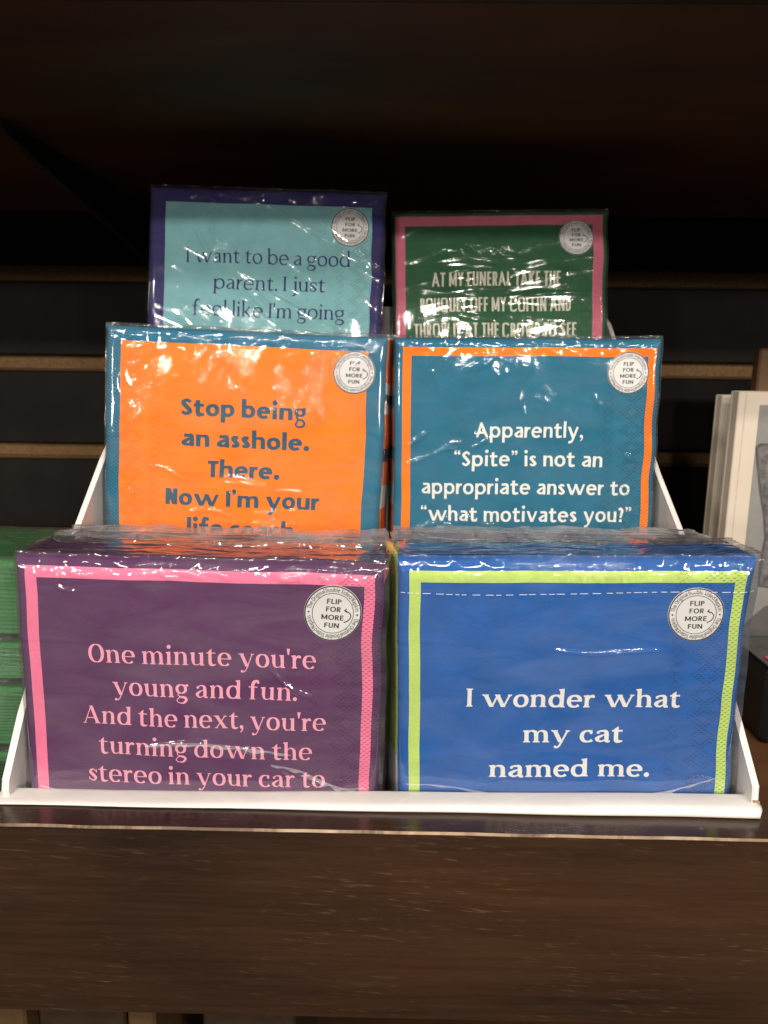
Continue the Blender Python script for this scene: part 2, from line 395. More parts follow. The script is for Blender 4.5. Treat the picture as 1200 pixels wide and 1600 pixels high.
def glyph(F, ch):
    g = Ink(F)
    T, t, w, H = F.T, F.t, F.w, F.cap
    sr = F.srf > 0
    n = .60 * w + T * .25                       # distance between the stems of an n
    rx = .5 * (.92 * w + T * .1) - T / 2 + .06  # centre line of an o
    ry = .5 - t / 2 + .015
    x0 = T / 2
    if ch == 'n': g.stem(x0, 0, 1); arch(g, x0, x0 + n)
    elif ch == 'm': g.stem(x0, 0, 1); arch(g, x0, x0 + n * .96); arch(g, x0 + n * .96, x0 + n * 1.92)
    elif ch == 'h': g.stem(x0, 0, F.asc); arch(g, x0, x0 + n)
    elif ch == 'r':
        g.stem(x0, 0, 1)
        xe = x0 + n * .68
        g.stroke(spline([(x0 + T * .2, .5), (x0 + n * .3, .84), (xe, .96 - t * .35)]), lambda u: t * .8 + (max(t, T * .8) - t * .8) * u)
        g.blob(xe, .97 - F.ball) if F.ball else None
    elif ch == 'u':
        xr = x0 + n
        g.stem(x0, .36, 1, foot=0); g.stem(xr, 0, 1, foot=1, l=0)
        g.stroke(spline([(x0, .4), (x0 + n * .1, .13), (x0 + n * .42, t * .5), (x0 + n * .78, .13), (xr - T * .2, .38)], 8), lambda u: T + (t * .8 - T) * max(0, min(1, u / .5)))
    elif ch == 'i': g.stem(x0, 0, 1); g.dot(x0, 1.36 if sr else 1.36, max(T * .62, .1))
    elif ch == 'j':
        g.flag(x0, 1); g.stroke(spline([(x0, 1), (x0, .4), (x0 - .01, -.1), (x0 - .1, -.36), (x0 - .32, -.42)]), lambda u: T if u < .6 else T + (t - T) * (u - .6) / .4)
        g.blob(x0 - .3, -.36); g.dot(x0, 1.36, max(T * .62, .1))
    elif ch == 'l': g.stem(x0, 0, F.asc)
    elif ch == 'o': g.arc(x0 + rx, .5, rx, ry, 0, 360)
    elif ch == 'c':
        cx = x0 + rx
        p, q = g.arc(cx, .5, rx, ry, 48, 318)
        if F.ball: g.blob(cx + rx * .55, .5 + ry * .62)
    elif ch == 'e':
        cx = x0 + rx; yb = .53
        g.arc(cx, .5, rx, ry, 4, 318)
        g.line(x0, yb, cx + rx + T * .42, yb, t * .9)
    elif ch == 'd':
        cx = x0 + rx; xs = cx + rx + T * .02
        g.arc(cx, .5, rx, ry, 0, 360); g.stem(xs, 0, F.asc, l=0)
    elif ch == 'b':
        g.stem(x0, .02, F.asc, foot=0); g.arc(x0 + rx, .5, rx, ry, 0, 360)
        if not sr: g.line(x0, 0, x0, .2, T)
    elif ch == 'p':
        g.stem(x0, F.desc, 1); g.arc(x0 + rx, .5, rx, ry, 0, 360)
    elif ch == 'a':
        xr = x0 + n * .92
        g.stroke(spline([(xr, .1), (xr, .62), (xr - n * .1, .88), (x0 + n * .45, 1 - t * .5), (x0 + n * .06, .84 if sr else .9)], 8), lambda u: T if u < .4 else T + (t - T) * min(1, (u - .4) / .3))
        if F.ball: g.blob(x0 + n * .09, .80)
        g.stroke(spline([(xr, .60), (x0 + n * .5, .55), (x0, .28), (x0 + n * .35, t * .5), (xr - T * .2, .2)], 8), lambda u: t * .85 + (T * .97 - t * .85) * max(0, 1 - abs(u - .5) / .3))
        if sr:
            g.stroke(spline([(xr, .25), (xr + T * .08, .08), (xr + T * .5 + F.srf, t * .4)]), lambda u: T + (t - T) * u)
        else: g.line(xr, 0, xr, .2, T)
    elif ch == 'g':
        rr = rx * .84
        tg = min(t * .9, .17)
        dd = max(0, t - .15) * .9
        cx = x0 + rr
        g.arc(cx, .66, rr, .34 - tg / 2 + .01, 0, 360, (lambda u: tg + (T * .9 - tg) * abs(math.cos(u * 2 * math.pi))))
        g.stroke(spline([(cx - rr * .55, .40), (cx - rr * .8, .20), (cx - rr * .2, .06), (cx + rr * .7, .0), (cx + rr * 1.12, -.18 - dd), (cx + rr * .5, -.41 - dd), (cx - rr * .5, -.42 - dd), (cx - rr * 1.08, -.25 - dd), (cx - rr * .62, -.03), (cx - rr * .1, .06)], 8),
                 lambda u: tg if u < .18 or u > .62 else tg + (min(T * .95, .2) - tg) * math.sin((u - .18) / .44 * math.pi) ** .8)
        g.stroke(spline([(cx + rr * .6, .84), (cx + rr * .95, .95), (cx + rr * 1.45, .98 - t * .3)]), lambda u: t * .8 + (.25 * T if sr else .3 * t) * u)
        if F.ball: g.blob(cx + rr * 1.36, .94)
    elif ch == 't':
        g.stroke(spline([(x0 + T * .3, 1.02), (x0 + T * .3, .34), (x0 + T * .5, .10), (x0 + T * .9 + .12, t * .45), (x0 + T * .9 + .3, .1)], 8), lambda u: T if u < .5 else T + (t * .9 - T) * min(1, (u - .5) / .4))
        g.poly((x0 - T * .2, .95), (x0 + T * .8, .95), (x0 + T * .8, 1.30), (x0 - T * .2, 1.24 if not sr else 1.08))
        g.line(x0 - .22, 1 - t * .5, x0 + T + .24, 1 - t * .5, t)
    elif ch == 's' or ch == 'S':
        K, W = (1., .66 * w + T * .12) if ch == 's' else (H, .62 * H * w * (F.cw / .9) + T * .1)
        a = T / 2
        pts = [(W - a * .7, .80 * K), (W * .52, K - t * .5), (a, .745 * K), (W * .5, .505 * K), (W - a, .255 * K), (W * .47, t * .5), (a * .5, .2 * K)]
        g.stroke(spline(pts, 10), lambda u: t + (T * 1.02 - t) * max(0, 1 - (abs(u - .5) / .34) ** 2))
        if sr:
            g.line(W - t * .6, .68 * K, W - t * .6, .93 * K, t); g.line(t * .6, .08 * K, t * .6, .32 * K, t)
    elif ch == 'f':
        xs = x0 + .16
        g.stroke(spline([(xs, 0), (xs, .6), (xs, 1.1), (xs + .1, F.asc - .12), (xs + .3, F.asc - t * .45), (xs + .48, F.asc - .09)], 8), lambda u: T if u < .6 else T + (max(t, T * .6) - T) * (u - .6) / .4)
        g.blob(xs + .42, F.asc - .14)
        g.line(xs - T * .5 - .2, 1 - t * .5, xs + T * .5 + .24, 1 - t * .5, t); g.foot(xs, 0)
    elif ch == 'k':
        g.stem(x0, 0, F.asc)
        g.line(x0 + T * .2, .36, x0 + n * .95, 1 - (F.sh if sr else 0), t); g.line(x0 + n * .3, .58, x0 + n * 1.05, 0, T)
        g.foot(x0 + n * .95, 1, -1, T=t); g.foot(x0 + n * 1.05, 0)
    elif ch in 'vyw':
        v = .40 * w + T * .12
        xs = T * .5
        def vee(a, tail):
            g.line(a, 1, a + v, 0, T * .98)
            if not tail: g.line(a + v + T * .08, 0, a + 2 * v, 1, t)
            else:
                g.stroke(spline([(a + 2 * v, 1), (a + v + T * .1, .0), (a + v - .12, -.30), (a + v - .28, F.desc * .86), (a + v - .44, F.desc * .84)], 8), t if sr else lambda u: t * 1.05)
                if F.ball: g.blob(a + v - .40, F.desc * .78)
        if ch == 'w': vee(xs, 0); vee(xs + 2 * v * .93, 0)
        else: vee(xs, ch == 'y')
        k = 2 * v * (1.93 if ch == 'w' else 1)
        g.foot(xs, 1, -1, T=T); g.foot(xs + k, 1, -1, T=t)
        if ch == 'w': g.foot(xs + 2 * v * .96, 1, -1, .5, .5, T=T)
    elif ch == 'x':
        k = n * 1.1
        g.line(x0, 1, x0 + k, 0, T); g.line(x0, 0, x0 + k, 1, t)
        g.foot(x0, 1, -1); g.foot(x0 + k, 0); g.foot(x0, 0, 1, T=t); g.foot(x0 + k, 1, -1, T=t)
    # ------------------------------------------------ capitals
    elif ch == 'I': g.line(x0, 0, x0, H, T); g.foot(x0, 0); g.foot(x0, H, -1)
    elif ch in 'OQ':
        R = F.cw * H * .40 - T * .1 if F.sq < 3 else F.cw * H * .33
        g.arc(x0 + R, H / 2, R, H / 2 - t / 2 + .012, 0, 360, n=60)
        if ch == 'Q': g.line(x0 + R * 1.1, H * .2, x0 + 2 * R + T * .2, -H * .06, t)
    elif ch == 'C':
        R = F.cw * H * .40 - T * .1 if F.sq < 3 else F.cw * H * .33
        g.arc(x0 + R, H / 2, R, H / 2 - t / 2 + .012, 28, 332, n=60)
    elif ch == 'A':
        k = F.cw * H * (.42 if F.sq < 3 else .36)
        a = H - t * .2
        tw = t if sr else (T + t) / 2
        g.line(tw * .5, 0, k + tw * .3, a, tw); g.line(k + T * .1, a, 2 * k + tw * .5, 0, T)
        if not sr: g.poly((k - T * .2, H), (k + T * .65, H), (k + T * .7, H * .8), (k - T * .1, H * .8))
        g.line(k * .36, H * .31, 2 * k * .84 + tw * .3, H * .31, t)
        g.foot(tw * .5, 0, T=t); g.foot(2 * k + tw * .5, 0)
    elif ch in 'EFL':
        W = F.cw * H * (.56 if F.sq < 3 else .52)
        g.line(x0, 0, x0, H, T)
        if ch != 'L': g.line(x0, H - t / 2, W, H - t / 2, t); g.line(x0, H * .52, W * .92, H * .52, t)
        if ch != 'F': g.line(x0, t / 2, W, t / 2, t)
    elif ch == 'T':
        W = F.cw * H * (.70 if F.sq < 3 else .62)
        g.line(W / 2, 0, W / 2, H, T); g.line(0, H - t / 2, W, H - t / 2, t)
    elif ch == 'H':
        W = F.cw * H * .70
        g.line(x0, 0, x0, H, T); g.line(W - x0, 0, W - x0, H, T); g.line(x0, H * .51, W - x0, H * .51, t)
    elif ch == 'N':
        W = F.cw * H * .78
        g.line(x0, 0, x0, H, T); g.line(W - x0, 0, W - x0, H, T)
        g.poly((0, H), (T * 1.1, H), (W, 0), (W - T * 1.1, 0))
    elif ch == 'M':
        W = F.cw * H * .95
        g.line(x0, 0, x0, H, T); g.line(W - x0, 0, W - x0, H, T)
        b = H * .12
        g.poly((0, H), (T * 1.05, H), (W / 2 + T * .4, b), (W / 2 - T * .4, b)); g.poly((W, H), (W - T * 1.05, H), (W / 2 - T * .4, b), (W / 2 + T * .4, b))
    elif ch == 'W':
        W = F.cw * H * 1.08
        for a, b in ((0, .27), (.53, .27), (.47, .73), (1, .73)):
            g.line(x0 + (W - T) * a, H, x0 + (W - T) * b, 0, T * .9)
    elif ch == 'Y':
        W = F.cw * H * .72
        g.line(W / 2, 0, W / 2, H * .45, T); g.line(x0, H, W / 2, H * .40, T * .95); g.line(W - x0, H, W / 2, H * .40, T * .95)
    elif ch == 'K':
        W = F.cw * H * .70
        g.line(x0, 0, x0, H, T); g.line(x0, H * .36, W - x0, H, T * .95); g.line(x0 + W * .22, H * .56, W - x0 * .8, 0, T)
    elif ch == 'U':
        W = F.cw * H * .70
        R = W / 2 - x0
        g.line(x0, R, x0, H, T); g.line(W - x0, R, W - x0, H, T)
        g.arc(W / 2, R + t * .3, R, R - t * .2, 180, 360)
    elif ch in 'PRBD':
        W = F.cw * H * (.60 if F.sq < 3 else .56)
        if ch == 'D': W = F.cw * H * (.74 if F.sq < 3 else .62)
        g.line(x0, 0, x0, H, T)
        def bowl(ya, yb, W):
            r = (yb - ya - t) / 2
            k = min(r, W - T)
            g.line(x0, yb - t / 2, W - k, yb - t / 2, t); g.line(x0, ya + t / 2, W - k, ya + t / 2, t)
            g.arc(W - k - T * .5 + T * .02, (ya + yb) / 2, k, r, -90, 90)
            g.line(x0, yb - t / 2, W - k - T * .4, yb - t / 2, t); 
        if ch == 'D': bowl(0, H, W)
        elif ch == 'B': bowl(H * .5 - t * .4, H, W * .96); bowl(0, H * .5 + t * .4, W * 1.04)
        else:
            bowl(H * .42, H, W)
            if ch == 'R': g.line(x0 + W * .35, H * .45, W - T * .3, 0, T)
    # ------------------------------------------------ marks
    elif ch == '.': g.dot(max(T * .6, .1), max(T * .55, .1), max(T * .62, .11))
    elif ch == ',':
        r = max(T * .58, .1)
        g.dot(r, r, r); g.stroke(spline([(r * 1.5, r), (r * 1.5, -r * .6), (r * .3, -r * 2)]), lambda u: r * (1 - .6 * u))
    elif ch == "'":
        g.poly((0, F.cap * 1.04), (T * 1.05, F.cap * 1.04), (T * .72, F.cap * .70), (T * .33, F.cap * .70))
    elif ch in '\u2019\u201c\u201d':
        for k in range(1 if ch == '\u2019' else 2):
            r = T * .5
            o = k * T * 1.25
            if ch == '\u201c':
                g.dot(o + r, H * .86, r); g.stroke(spline([(o + r * .5, H * .86), (o + r * .6, H * .98), (o + r * 1.7, H * 1.06)]), lambda u: r * (1 - .5 * u))
            else:
                g.dot(o + r, H * .98, r); g.stroke(spline([(o + r * 1.5, H * .98), (o + r * 1.4, H * .86), (o + r * .3, H * .76)]), lambda u: r * (1 - .5 * u))
    elif ch == '?':
        W = .58 * w
        g.stroke(spline([(t * .5, H * .86), (W * .5, H - t * .5), (W - T * .5, H * .78), (W * .62, H * .52), (W * .5, H * .30)], 8), lambda u: t + (T - t) * math.sin(u * math.pi) ** .7)
        g.dot(W * .5, T * .55, T * .6)
    return g.polys

_gl = {}
def glyph_tris(F, ch):
    """Union of a glyph's polygons as (vertices, triangles), plus its horizontal extent."""
    k = (id(F), ch)
    if k not in _gl:
        polys = glyph(F, ch)
        vs, fs = [], []
        for p in polys:
            area = sum(p[i][0] * p[(i + 1) % len(p)][1] - p[(i + 1) % len(p)][0] * p[i][1] for i in range(len(p)))
            if abs(area) < 1e-9: continue
            if area < 0: p = p[::-1]
            fs.append(list(range(len(vs), len(vs) + len(p)))); vs += [Vector(q) for q in p]
        V, E, Fc, ov, oe, of = delaunay_2d_cdt(vs, [], fs, 1, 1e-5)
        tris = [tuple(f) for f, o in zip(Fc, of) if len(o)]
        xs = [v.x for v in V]
        _gl[k] = ([(v.x, v.y) for v in V], tris, min(xs), max(xs))
    return _gl[k]

TIGHT = {'r': .55, 'y': .7, 'v': .7, 'w': .72, 'o': .78, 'e': .8, 'c': .75, 't': .7, 'f': .35, 'A': .5, 'T': .45, 'x': .7, ',': .7, "'": .7, '.': .8, 'O': .8, 'Y': .5, 'L': .7, 'K': .8, '\u2019': .6, 'g': .75}
def set_line(F, txt):
    """One line of text from x = 0 in x-heights: list of (verts, tris), width."""
    out, x = [], 0.
    prev = None
    for ch in txt:
        if ch == ' ':
            x += F.sp; prev = None; continue
        V, tr, a, b = glyph_tris(F, ch)
        if prev is not None: x += F.gap * .5 * (TIGHT.get(prev, 1) + TIGHT.get(ch, 1))
        out.append(([(vx - a + x, vy) for vx, vy in V], tr))
        x += b - a
        prev = ch
    return out, x
FACES = dict(
    didone=Face(.25, .075, cap=1.42, asc=1.46, srf=.10, sh=.055, axis=0, w=1.0, ball=.10, gap=.16, sp=.56, slab=.35),
    old=Face(.185, .09, cap=1.42, asc=1.60, srf=.075, sh=.07, axis=18, w=.98, ball=.0, gap=.16, sp=.56),
    bask=Face(.315, .14, cap=1.46, asc=1.50, srf=.10, sh=.075, axis=6, w=1.12, cw=1., ball=.11, gap=.14, sp=.72),
    heavy=Face(.37, .27, cap=1.36, asc=1.52, srf=0, axis=12, w=1.04, cw=.92, gap=.13, sp=.58),
    human=Face(.255, .195, cap=1.36, asc=1.5, srf=0, axis=12, w=.95, cw=.85, gap=.18, sp=.66),
    narrow=Face(.125, .115, cap=1., asc=1., srf=0, w=1, cw=.53, sq=4.2, gap=.08, sp=.25),
    geo=Face(.20, .17, cap=1., asc=1., srf=0, w=1, cw=1.0, sq=2., gap=.13, sp=.3),
    ring=Face(.22, .18, cap=1.4, asc=1.5, srf=0, axis=10, w=1., cw=.85, gap=.24, sp=.6),
)

# ---------------------------------------------------------------- large structure: slat wall, shelves
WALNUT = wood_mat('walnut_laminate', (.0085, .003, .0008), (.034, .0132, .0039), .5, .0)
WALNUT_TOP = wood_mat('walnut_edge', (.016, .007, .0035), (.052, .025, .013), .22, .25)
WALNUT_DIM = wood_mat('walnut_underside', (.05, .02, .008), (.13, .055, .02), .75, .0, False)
def worn_edge_mat():
    t = NT('worn_edge'); v = t.obj()
    a = t.noise(v, 22., 5, .7, .6, (1., .2, .2)); b = t.noise(v, 3.5, 2, .5, 0, (1., 0., 0.)); f = t.noise(v, 160., 2)
    m = t.math('MULTIPLY', t.ramp(a, .44, .56), t.ramp(b, .36, .58, .25, 1.))
    c = t.mix(m, (.09, .055, .035), (.52, .37, .23))
    c = t.mix(t.ramp(f, .35, .65, 0., .5), c, (.14, .08, .045))
    t.principled(c, .5, t.bump(a, .5, .0008), .4); return t.m
WORN = worn_edge_mat()

def shelf_fascia(parent, x0, x1, y0, y1, z0, z1):
    """Front board of a shelf: a long profile with a worn chamfer along its upper front edge."""
    c = .07
    prof = [(y1, z0), (y0 + .1, z0), (y0, z0 + .1), (y0, z1 - c), (y0 + c, z1), (y1 - .05, z1), (y1, z1 - .05)]
    mi = [0, 0, 0, 2, 1, 0, 0]
    n = 160
    V, F, M = [], [], []
    for i in range(n + 1):
        x = x0 + (x1 - x0) * i / n
        for j, (y, z) in enumerate(prof):
            k = .025 * float(noise2(np.array(x * 1.7), np.array(3.3), 5)) if j in (3, 4) else 0
            V.append((x, y + (k if j == 3 else 0), z + (k if j == 4 else 0)))
    m = len(prof)
    for i in range(n):
        for j in range(m):
            a, b = i * m + j, i * m + (j + 1) % m
            F.append((a, b, b + m, a + m)); M.append(mi[j])
    F += [tuple(range(m)), tuple(range(n * m, n * m + m))[::-1]]; M += [0, 0]
    return mesh_obj('fascia', V, F, [WALNUT, WALNUT_TOP, WORN], parent, M)

WALL_Y = 67.5
def slat_wall():
    r = empty('slat_wall', (0, WALL_Y, -30), 'black slat wall with brown horizontal grooves standing behind the display', 'slat wall')
    black = plain('black_melamine', (.006, .0048, .004), .55, .12, .3, 40.)
    t = NT('groove_fibreboard'); v = t.obj()
    t.principled(t.mix(t.ramp(t.noise(v, 320., 3, .7), .35, .65), (.115, .066, .028), (.19, .11, .05)), .8, t.bump(t.noise(v, 500., 2), .5, .0006), .2); groove = t.m
    cz = [21.9, 14.4, 6.72, -.72, -8.36, -16.0, -23.6, -31.2]
    edges = [29.5]
    s = Soup()
    for z in cz:
        s.box(-75, 75, WALL_Y, WALL_Y + .95, z + .69, edges[-1], 0, .09); edges.append(z - .69)
    s.box(-75, 75, WALL_Y, WALL_Y + .95, -42, edges[-1], 0, .09)
    s.build('slats', [black], r)
    g = Soup()
    for z in cz:                                # routed T slots: back face, and the lips that show raw fibreboard
        g.box(-75, 75, WALL_Y + .96, WALL_Y + 1.4, z - 1.2, z + 1.2, 0, .05)
        g.add([(-75, WALL_Y + .06, z - .67), (75, WALL_Y + .06, z - .67), (75, WALL_Y + .955, z - .45), (-75, WALL_Y + .955, z - .45)], [(0, 1, 2, 3)])
        g.add([(-75, WALL_Y + .06, z + .67), (75, WALL_Y + .06, z + .67), (75, WALL_Y + .955, z + .55), (-75, WALL_Y + .955, z + .55)], [(3, 2, 1, 0)])
    g.build('groove_lining', [groove], r)
slat_wall()

def shelves():
    r = empty('display_shelf', (0, 46, -21.9), 'dark walnut shelf with tall worn front board, carrying the white display box', 'shelf', 'walnut shelves of the wall bay')
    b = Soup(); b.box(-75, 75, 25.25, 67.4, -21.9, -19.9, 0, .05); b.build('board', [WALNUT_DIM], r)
    shelf_fascia(r, -75, 75, 23.28, 25.2, -23.05, -15.62)
    r = empty('display_shelf', (0, 47, 11.7), 'dark brown shelf overhead, only its underside showing above the napkin packs', 'shelf', 'walnut shelves of the wall bay')
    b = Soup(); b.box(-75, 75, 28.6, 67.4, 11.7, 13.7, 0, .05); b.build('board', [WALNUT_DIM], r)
    f = Soup(); f.box(-75, 75, 27.2, 28.55, 11.66, 18.2, 0, .1); f.build('fascia', [WALNUT], r)
    r = empty('display_shelf', (0, 48, -52), 'dark shelf below the front board, holding brown cartons', 'shelf', 'walnut shelves of the wall bay')
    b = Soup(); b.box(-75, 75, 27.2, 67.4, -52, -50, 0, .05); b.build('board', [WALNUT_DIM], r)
    f = Soup(); f.box(-75, 75, 25.2, 27.15, -54, -47, 0, .1); f.build('fascia', [WALNUT], r)
shelves()

def bracket(x, label):
    r = empty('shelf_bracket', (x, 67.3, 7.2), label, 'shelf bracket')
    m = plain('black_steel', (.012, .013, .012), .5, .5, .15)
    P = [(67.35, 11.6), (67.35, 7.3), (66.2, 7.25), (42., 11.0), (41.6, 11.2), (41.6, 11.6)]
    V = [(x - .2, y, z) for y, z in P] + [(x + .2, y, z) for y, z in P]; n = len(P)
    F = [tuple(range(n))[::-1], tuple(range(n, 2 * n))] + [(i, (i + 1) % n, (i + 1) % n + n, i + n) for i in range(n)]
    mesh_obj('arm', V, F, [m], r)
    s = Soup(); s.box(x - .9, x + .9, WALL_Y - .3, WALL_Y - .05, 6.9, 11.6, 0, .04); s.build('hook_plate', [m], r)
bracket(-20.2, 'black tapered steel bracket under the overhead shelf')

# ---------------------------------------------------------------- the white display box
CARD = plain('white_card', (.66, .635, .62), .5, .35, .06, 35., .0004)
BOARD = plain('raw_card', (.36, .24, .14), .85, .1, .2, 200.)
def display_box():
    r = empty('display_box', (-.4, 37, -19.88), 'white cardboard display box with sloping sides and stepped rows of napkin packs', 'display box')
    # front panel with its flap folded forward on to the shelf edge; the fold stands higher at one end
    n, V, F = 90, [], []
    x0, x1 = -14.05, 13.2
    for i in range(n + 1):
        s = i / n; x = x0 + (x1 - x0) * s
        h = .10 + .34 * s ** 1.15 + .02 * math.sin(s * 17.) * s
        endr = min(1., ((1 - s) * (x1 - x0) / .38)); endr = math.sqrt(max(0, 1 - (1 - endr) ** 2)) if endr < 1 else 1.
        h = .05 + (h - .05) * (.35 + .65 * endr)
        yf = 24.38 + .02 * math.sin(s * 23) + .5 * (1 - endr) ** 1.5
        zb = -15.605
        prof = [(25.22, zb - .01), (yf + .10, zb), (yf + .02, zb + h * .14), (yf, zb + h * .36), (yf + .03, zb + h * .62), (yf + .11, zb + h * .85), (yf + .24, zb + h * .97), (24.9, zb + h * 1.0), (25.27, zb + h * 1.02), (25.33, zb + h * 1.0), (25.36, zb + h * .9), (25.36, -19.8), (25.26, -19.8)]
        V += [(x, y, z) for y, z in prof]
    m = len(prof)
    for i in range(n):
        for j in range(m): a, b = i * m + j, i * m + (j + 1) % m; F.append((a, b, b + m, a + m))
    F += [tuple(range(m)), tuple(range(n * m, n * m + m))[::-1]]
    mesh_obj('front_flap', V, F, [CARD], r, smooth=True).modifiers.new('edges', 'EDGE_SPLIT').split_angle = 1.0
    def side(xa, xb, top):
        P = [(25.4, -19.8)] + top + [(50.2, -19.8)]
        S = []
        for k in range(len(P)):                 # finer outline
            S.append(P[k])
        n = len(S); bev = .07
        c = (sum(p[0] for p in S) / n, sum(p[1] for p in S) / n)
        inn = [(p[0] + (c[0] - p[0]) * .006, p[1] + (c[1] - p[1]) * .006) for p in S]
        R = [(xa, inn), (xa + bev, S), (xb - bev, S), (xb, inn)]
        V = [(x, y, z) for x, q in R for y, z in q]
        F = [tuple(range(n))[::-1], tuple(range(3 * n, 4 * n))]
        for k in range(3):
            for i in range(n): F.append((k * n + i, k * n + (i + 1) % n, (k + 1) * n + (i + 1) % n, (k + 1) * n + i))
        mesh_obj('side_panel', V, F, [CARD], r)
    side(-13.86, -13.6, [(24.75, -15.3), (24.85, -14.95), (26.3, -13.1), (29.4, -10.1), (32.2, -7.46), (35.8, -4.73), (42., -.9), (48.7, 3.0), (50.2, 3.3)])
    side(12.72, 12.96, [(24.7, -15.1), (24.75, -14.6), (26.5, -13.0), (30., -10.2), (33.6, -7.5), (37.3, -5.33), (42.5, -1.7), (48.2, 2.3), (50.2, 3.0)])
    s = Soup()
    s.box(-13.58, 12.7, 25.4, 33.5, -19.86, -19.76, 0, .03); s.box(-13.58, 12.7, 33.5, 33.62, -19.76, -11.6, 0, .03)
    s.box(-13.58, 12.7, 33.5, 41.2, -11.6, -11.5, 0, .03); s.box(-13.58, 12.7, 41.2, 41.32, -11.5, -4.15, 0, .03)
    s.box(-13.58, 12.7, 41.2, 50.1, -4.15, -4.05, 0, .03); s.build('tier_insert', [CARD], r)
    s = Soup(); s.box(-13.95, 13.02, 50.22, 50.4, -19.8, 3.2, 0, .03); s.build('back_panel', [CARD], r)
    s = Soup(); s.box(12.74, 12.95, 24.6, 24.72, -15.10, -15.04, 0, .02); s.build('torn_corner', [BOARD], r)
display_box()

# ---------------------------------------------------------------- napkin packs
INK = plain('sticker_ink', (.012, .011, .012), .5, .3, .05)
STICKER = plain('sticker_paper', (.64, .65, .655), .45, .4, .03, 40.)
PERF = plain('perforation_white', (.75, .77, .8), .4, .4, .05)

class Sheet:
    """The front of a pack as a surface: (u right, v down, dn outward) in centimetres to world centimetres."""
    def __init__(s, O, eu, ev, n, W, H, seed, bulge=.10, flare=0., toprad=.5):
        s.toprad = toprad
        s.O, s.eu, s.ev, s.n, s.W, s.H, s.seed, s.bulge, s.flare = map(lambda q: np.array(q, float) if isinstance(q, (tuple, list, Vector)) else q, (O, eu, ev, n, W, H, seed, bulge, flare))
    def base(s, u, v):
        e = np.clip(np.minimum(np.minimum(u, s.W - u), s.H - v), 0, .38)
        r = .24 * (1 - np.sqrt(np.clip(1 - (1 - e / .38) ** 2, 0, 1)))
        q = np.clip(v, 0, s.toprad) / s.toprad
        r = np.maximum(r, .6 * s.toprad * (1 - np.sqrt(np.clip(1 - (1 - q) ** 2, 0, 1))))
        b = s.bulge * np.sin(np.pi * np.clip(u / s.W, 0, 1)) * np.sin(np.pi * np.clip(v / s.H, 0, 1)) ** .7
        return b - r + .05 * noise2(u * .22, v * .22, s.seed) + .018 * noise2(u * .75, v * .6, s.seed + 1)
    def at(s, u, v, dn=0.):
        u, v = np.asarray(u, float), np.asarray(v, float)
        du = .035 * noise2(u * .15 + 9, v * .55, s.seed + 2) * sstep(s.W * .6, s.W, u) * 2 + .03 * noise2(u * .3, v * .5, s.seed + 3)
        du = du + s.flare * np.exp(-np.clip(v, 0, 99) / 1.6) * sstep(s.W - 4.5, s.W, u)
        dv = .03 * noise2(u * .35, v * .2, s.seed + 4)
        d = s.base(u, v) + dn
        return s.O + np.multiply.outer(u + du, s.eu) + np.multiply.outer(v + dv, s.ev) + np.multiply.outer(d, s.n)

def axes_lean(lean, tau):
    l, a = math.radians(lean), math.radians(tau)
    n = np.array((0, -math.cos(l), math.sin(l))); up = np.array((0, math.sin(l), math.cos(l))); x = np.array((1., 0, 0))
    return math.cos(a) * x - math.sin(a) * up, -(math.cos(a) * up + math.sin(a) * x), n

def grid_lines(a, b, n, edge=.45):
    inner = np.linspace(a + edge, b - edge, n)
    lo = a + edge * np.array((0, .04, .12, .25, .42, .62, .82)); hi = b - (lo - a)[::-1]
    return np.concatenate((lo, inner, hi))

def shell(name, sh, us, vs, front_h, depths, ring_off, mats, parent, mi_of, smooth=True):
    """Front sheet plus the sides behind it, as one closed mesh. ring_off(u, v, side, d) pushes a side point outward."""
    nu, nv = len(us), len(vs)
    U, Vv = np.meshgrid(us, vs)
    P = sh.at(U, Vv, front_h(U, Vv)).reshape(-1, 3)
    uv = np.stack((U.ravel(), Vv.ravel()), 1)
    F, M = [], []
    for j in range(nv - 1):
        for i in range(nu - 1): a = j * nu + i; F.append((a, a + nu, a + nu + 1, a + 1)); M.append(0)
    # boundary loop, clockwise seen from the front: top, right, bottom, left
    loop = [(0, i) for i in range(nu - 1)] + [(j, nu - 1) for j in range(nv - 1)] + [(nv - 1, i) for i in range(nu - 1, 0, -1)] + [(j, 0) for j in range(nv - 1, 0, -1)]
    side = [0] * (nu - 1) + [1] * (nv - 1) + [2] * (nu - 1) + [3] * (nv - 1)
    lu = np.array([us[i] for j, i in loop]); lv = np.array([vs[j] for j, i in loop]); sd = np.array(side)
    cx, cy = (us[0] + us[-1]) / 2, (vs[0] + vs[-1]) / 2
    dirx = np.where(lu <= us[0] + 1e-6, -1., np.where(lu >= us[-1] - 1e-6, 1., 0.)); diry = np.where(lv <= vs[0] + 1e-6, -1., np.where(lv >= vs[-1] - 1e-6, 1., 0.))
    h0 = front_h(lu, lv)
    rows = []
    base = len(P); allP, alluv = [P], [uv]
    nl = len(loop)
    for d in depths:
        o = ring_off(lu, lv, sd, d)
        allP.append(sh.at(lu + dirx * o, lv + diry * o, h0 - d)); alluv.append(np.stack((np.full(nl, d), np.where((sd == 1) | (sd == 3), lv, lu)), 1))
    for k in range(len(depths) - 1):
        for i in range(nl):
            a, b = base + k * nl + i, base + k * nl + (i + 1) % nl
            F.append((a, b, b + nl, a + nl)); M.append(mi_of(side[i]))
    kb = base + (len(depths) - 1) * nl
    F.append(tuple(kb + i for i in range(nl))); M.append(mi_of(0))
    return mesh_obj(name, np.concatenate(allP), F, mats, parent, M, np.concatenate(alluv), smooth)

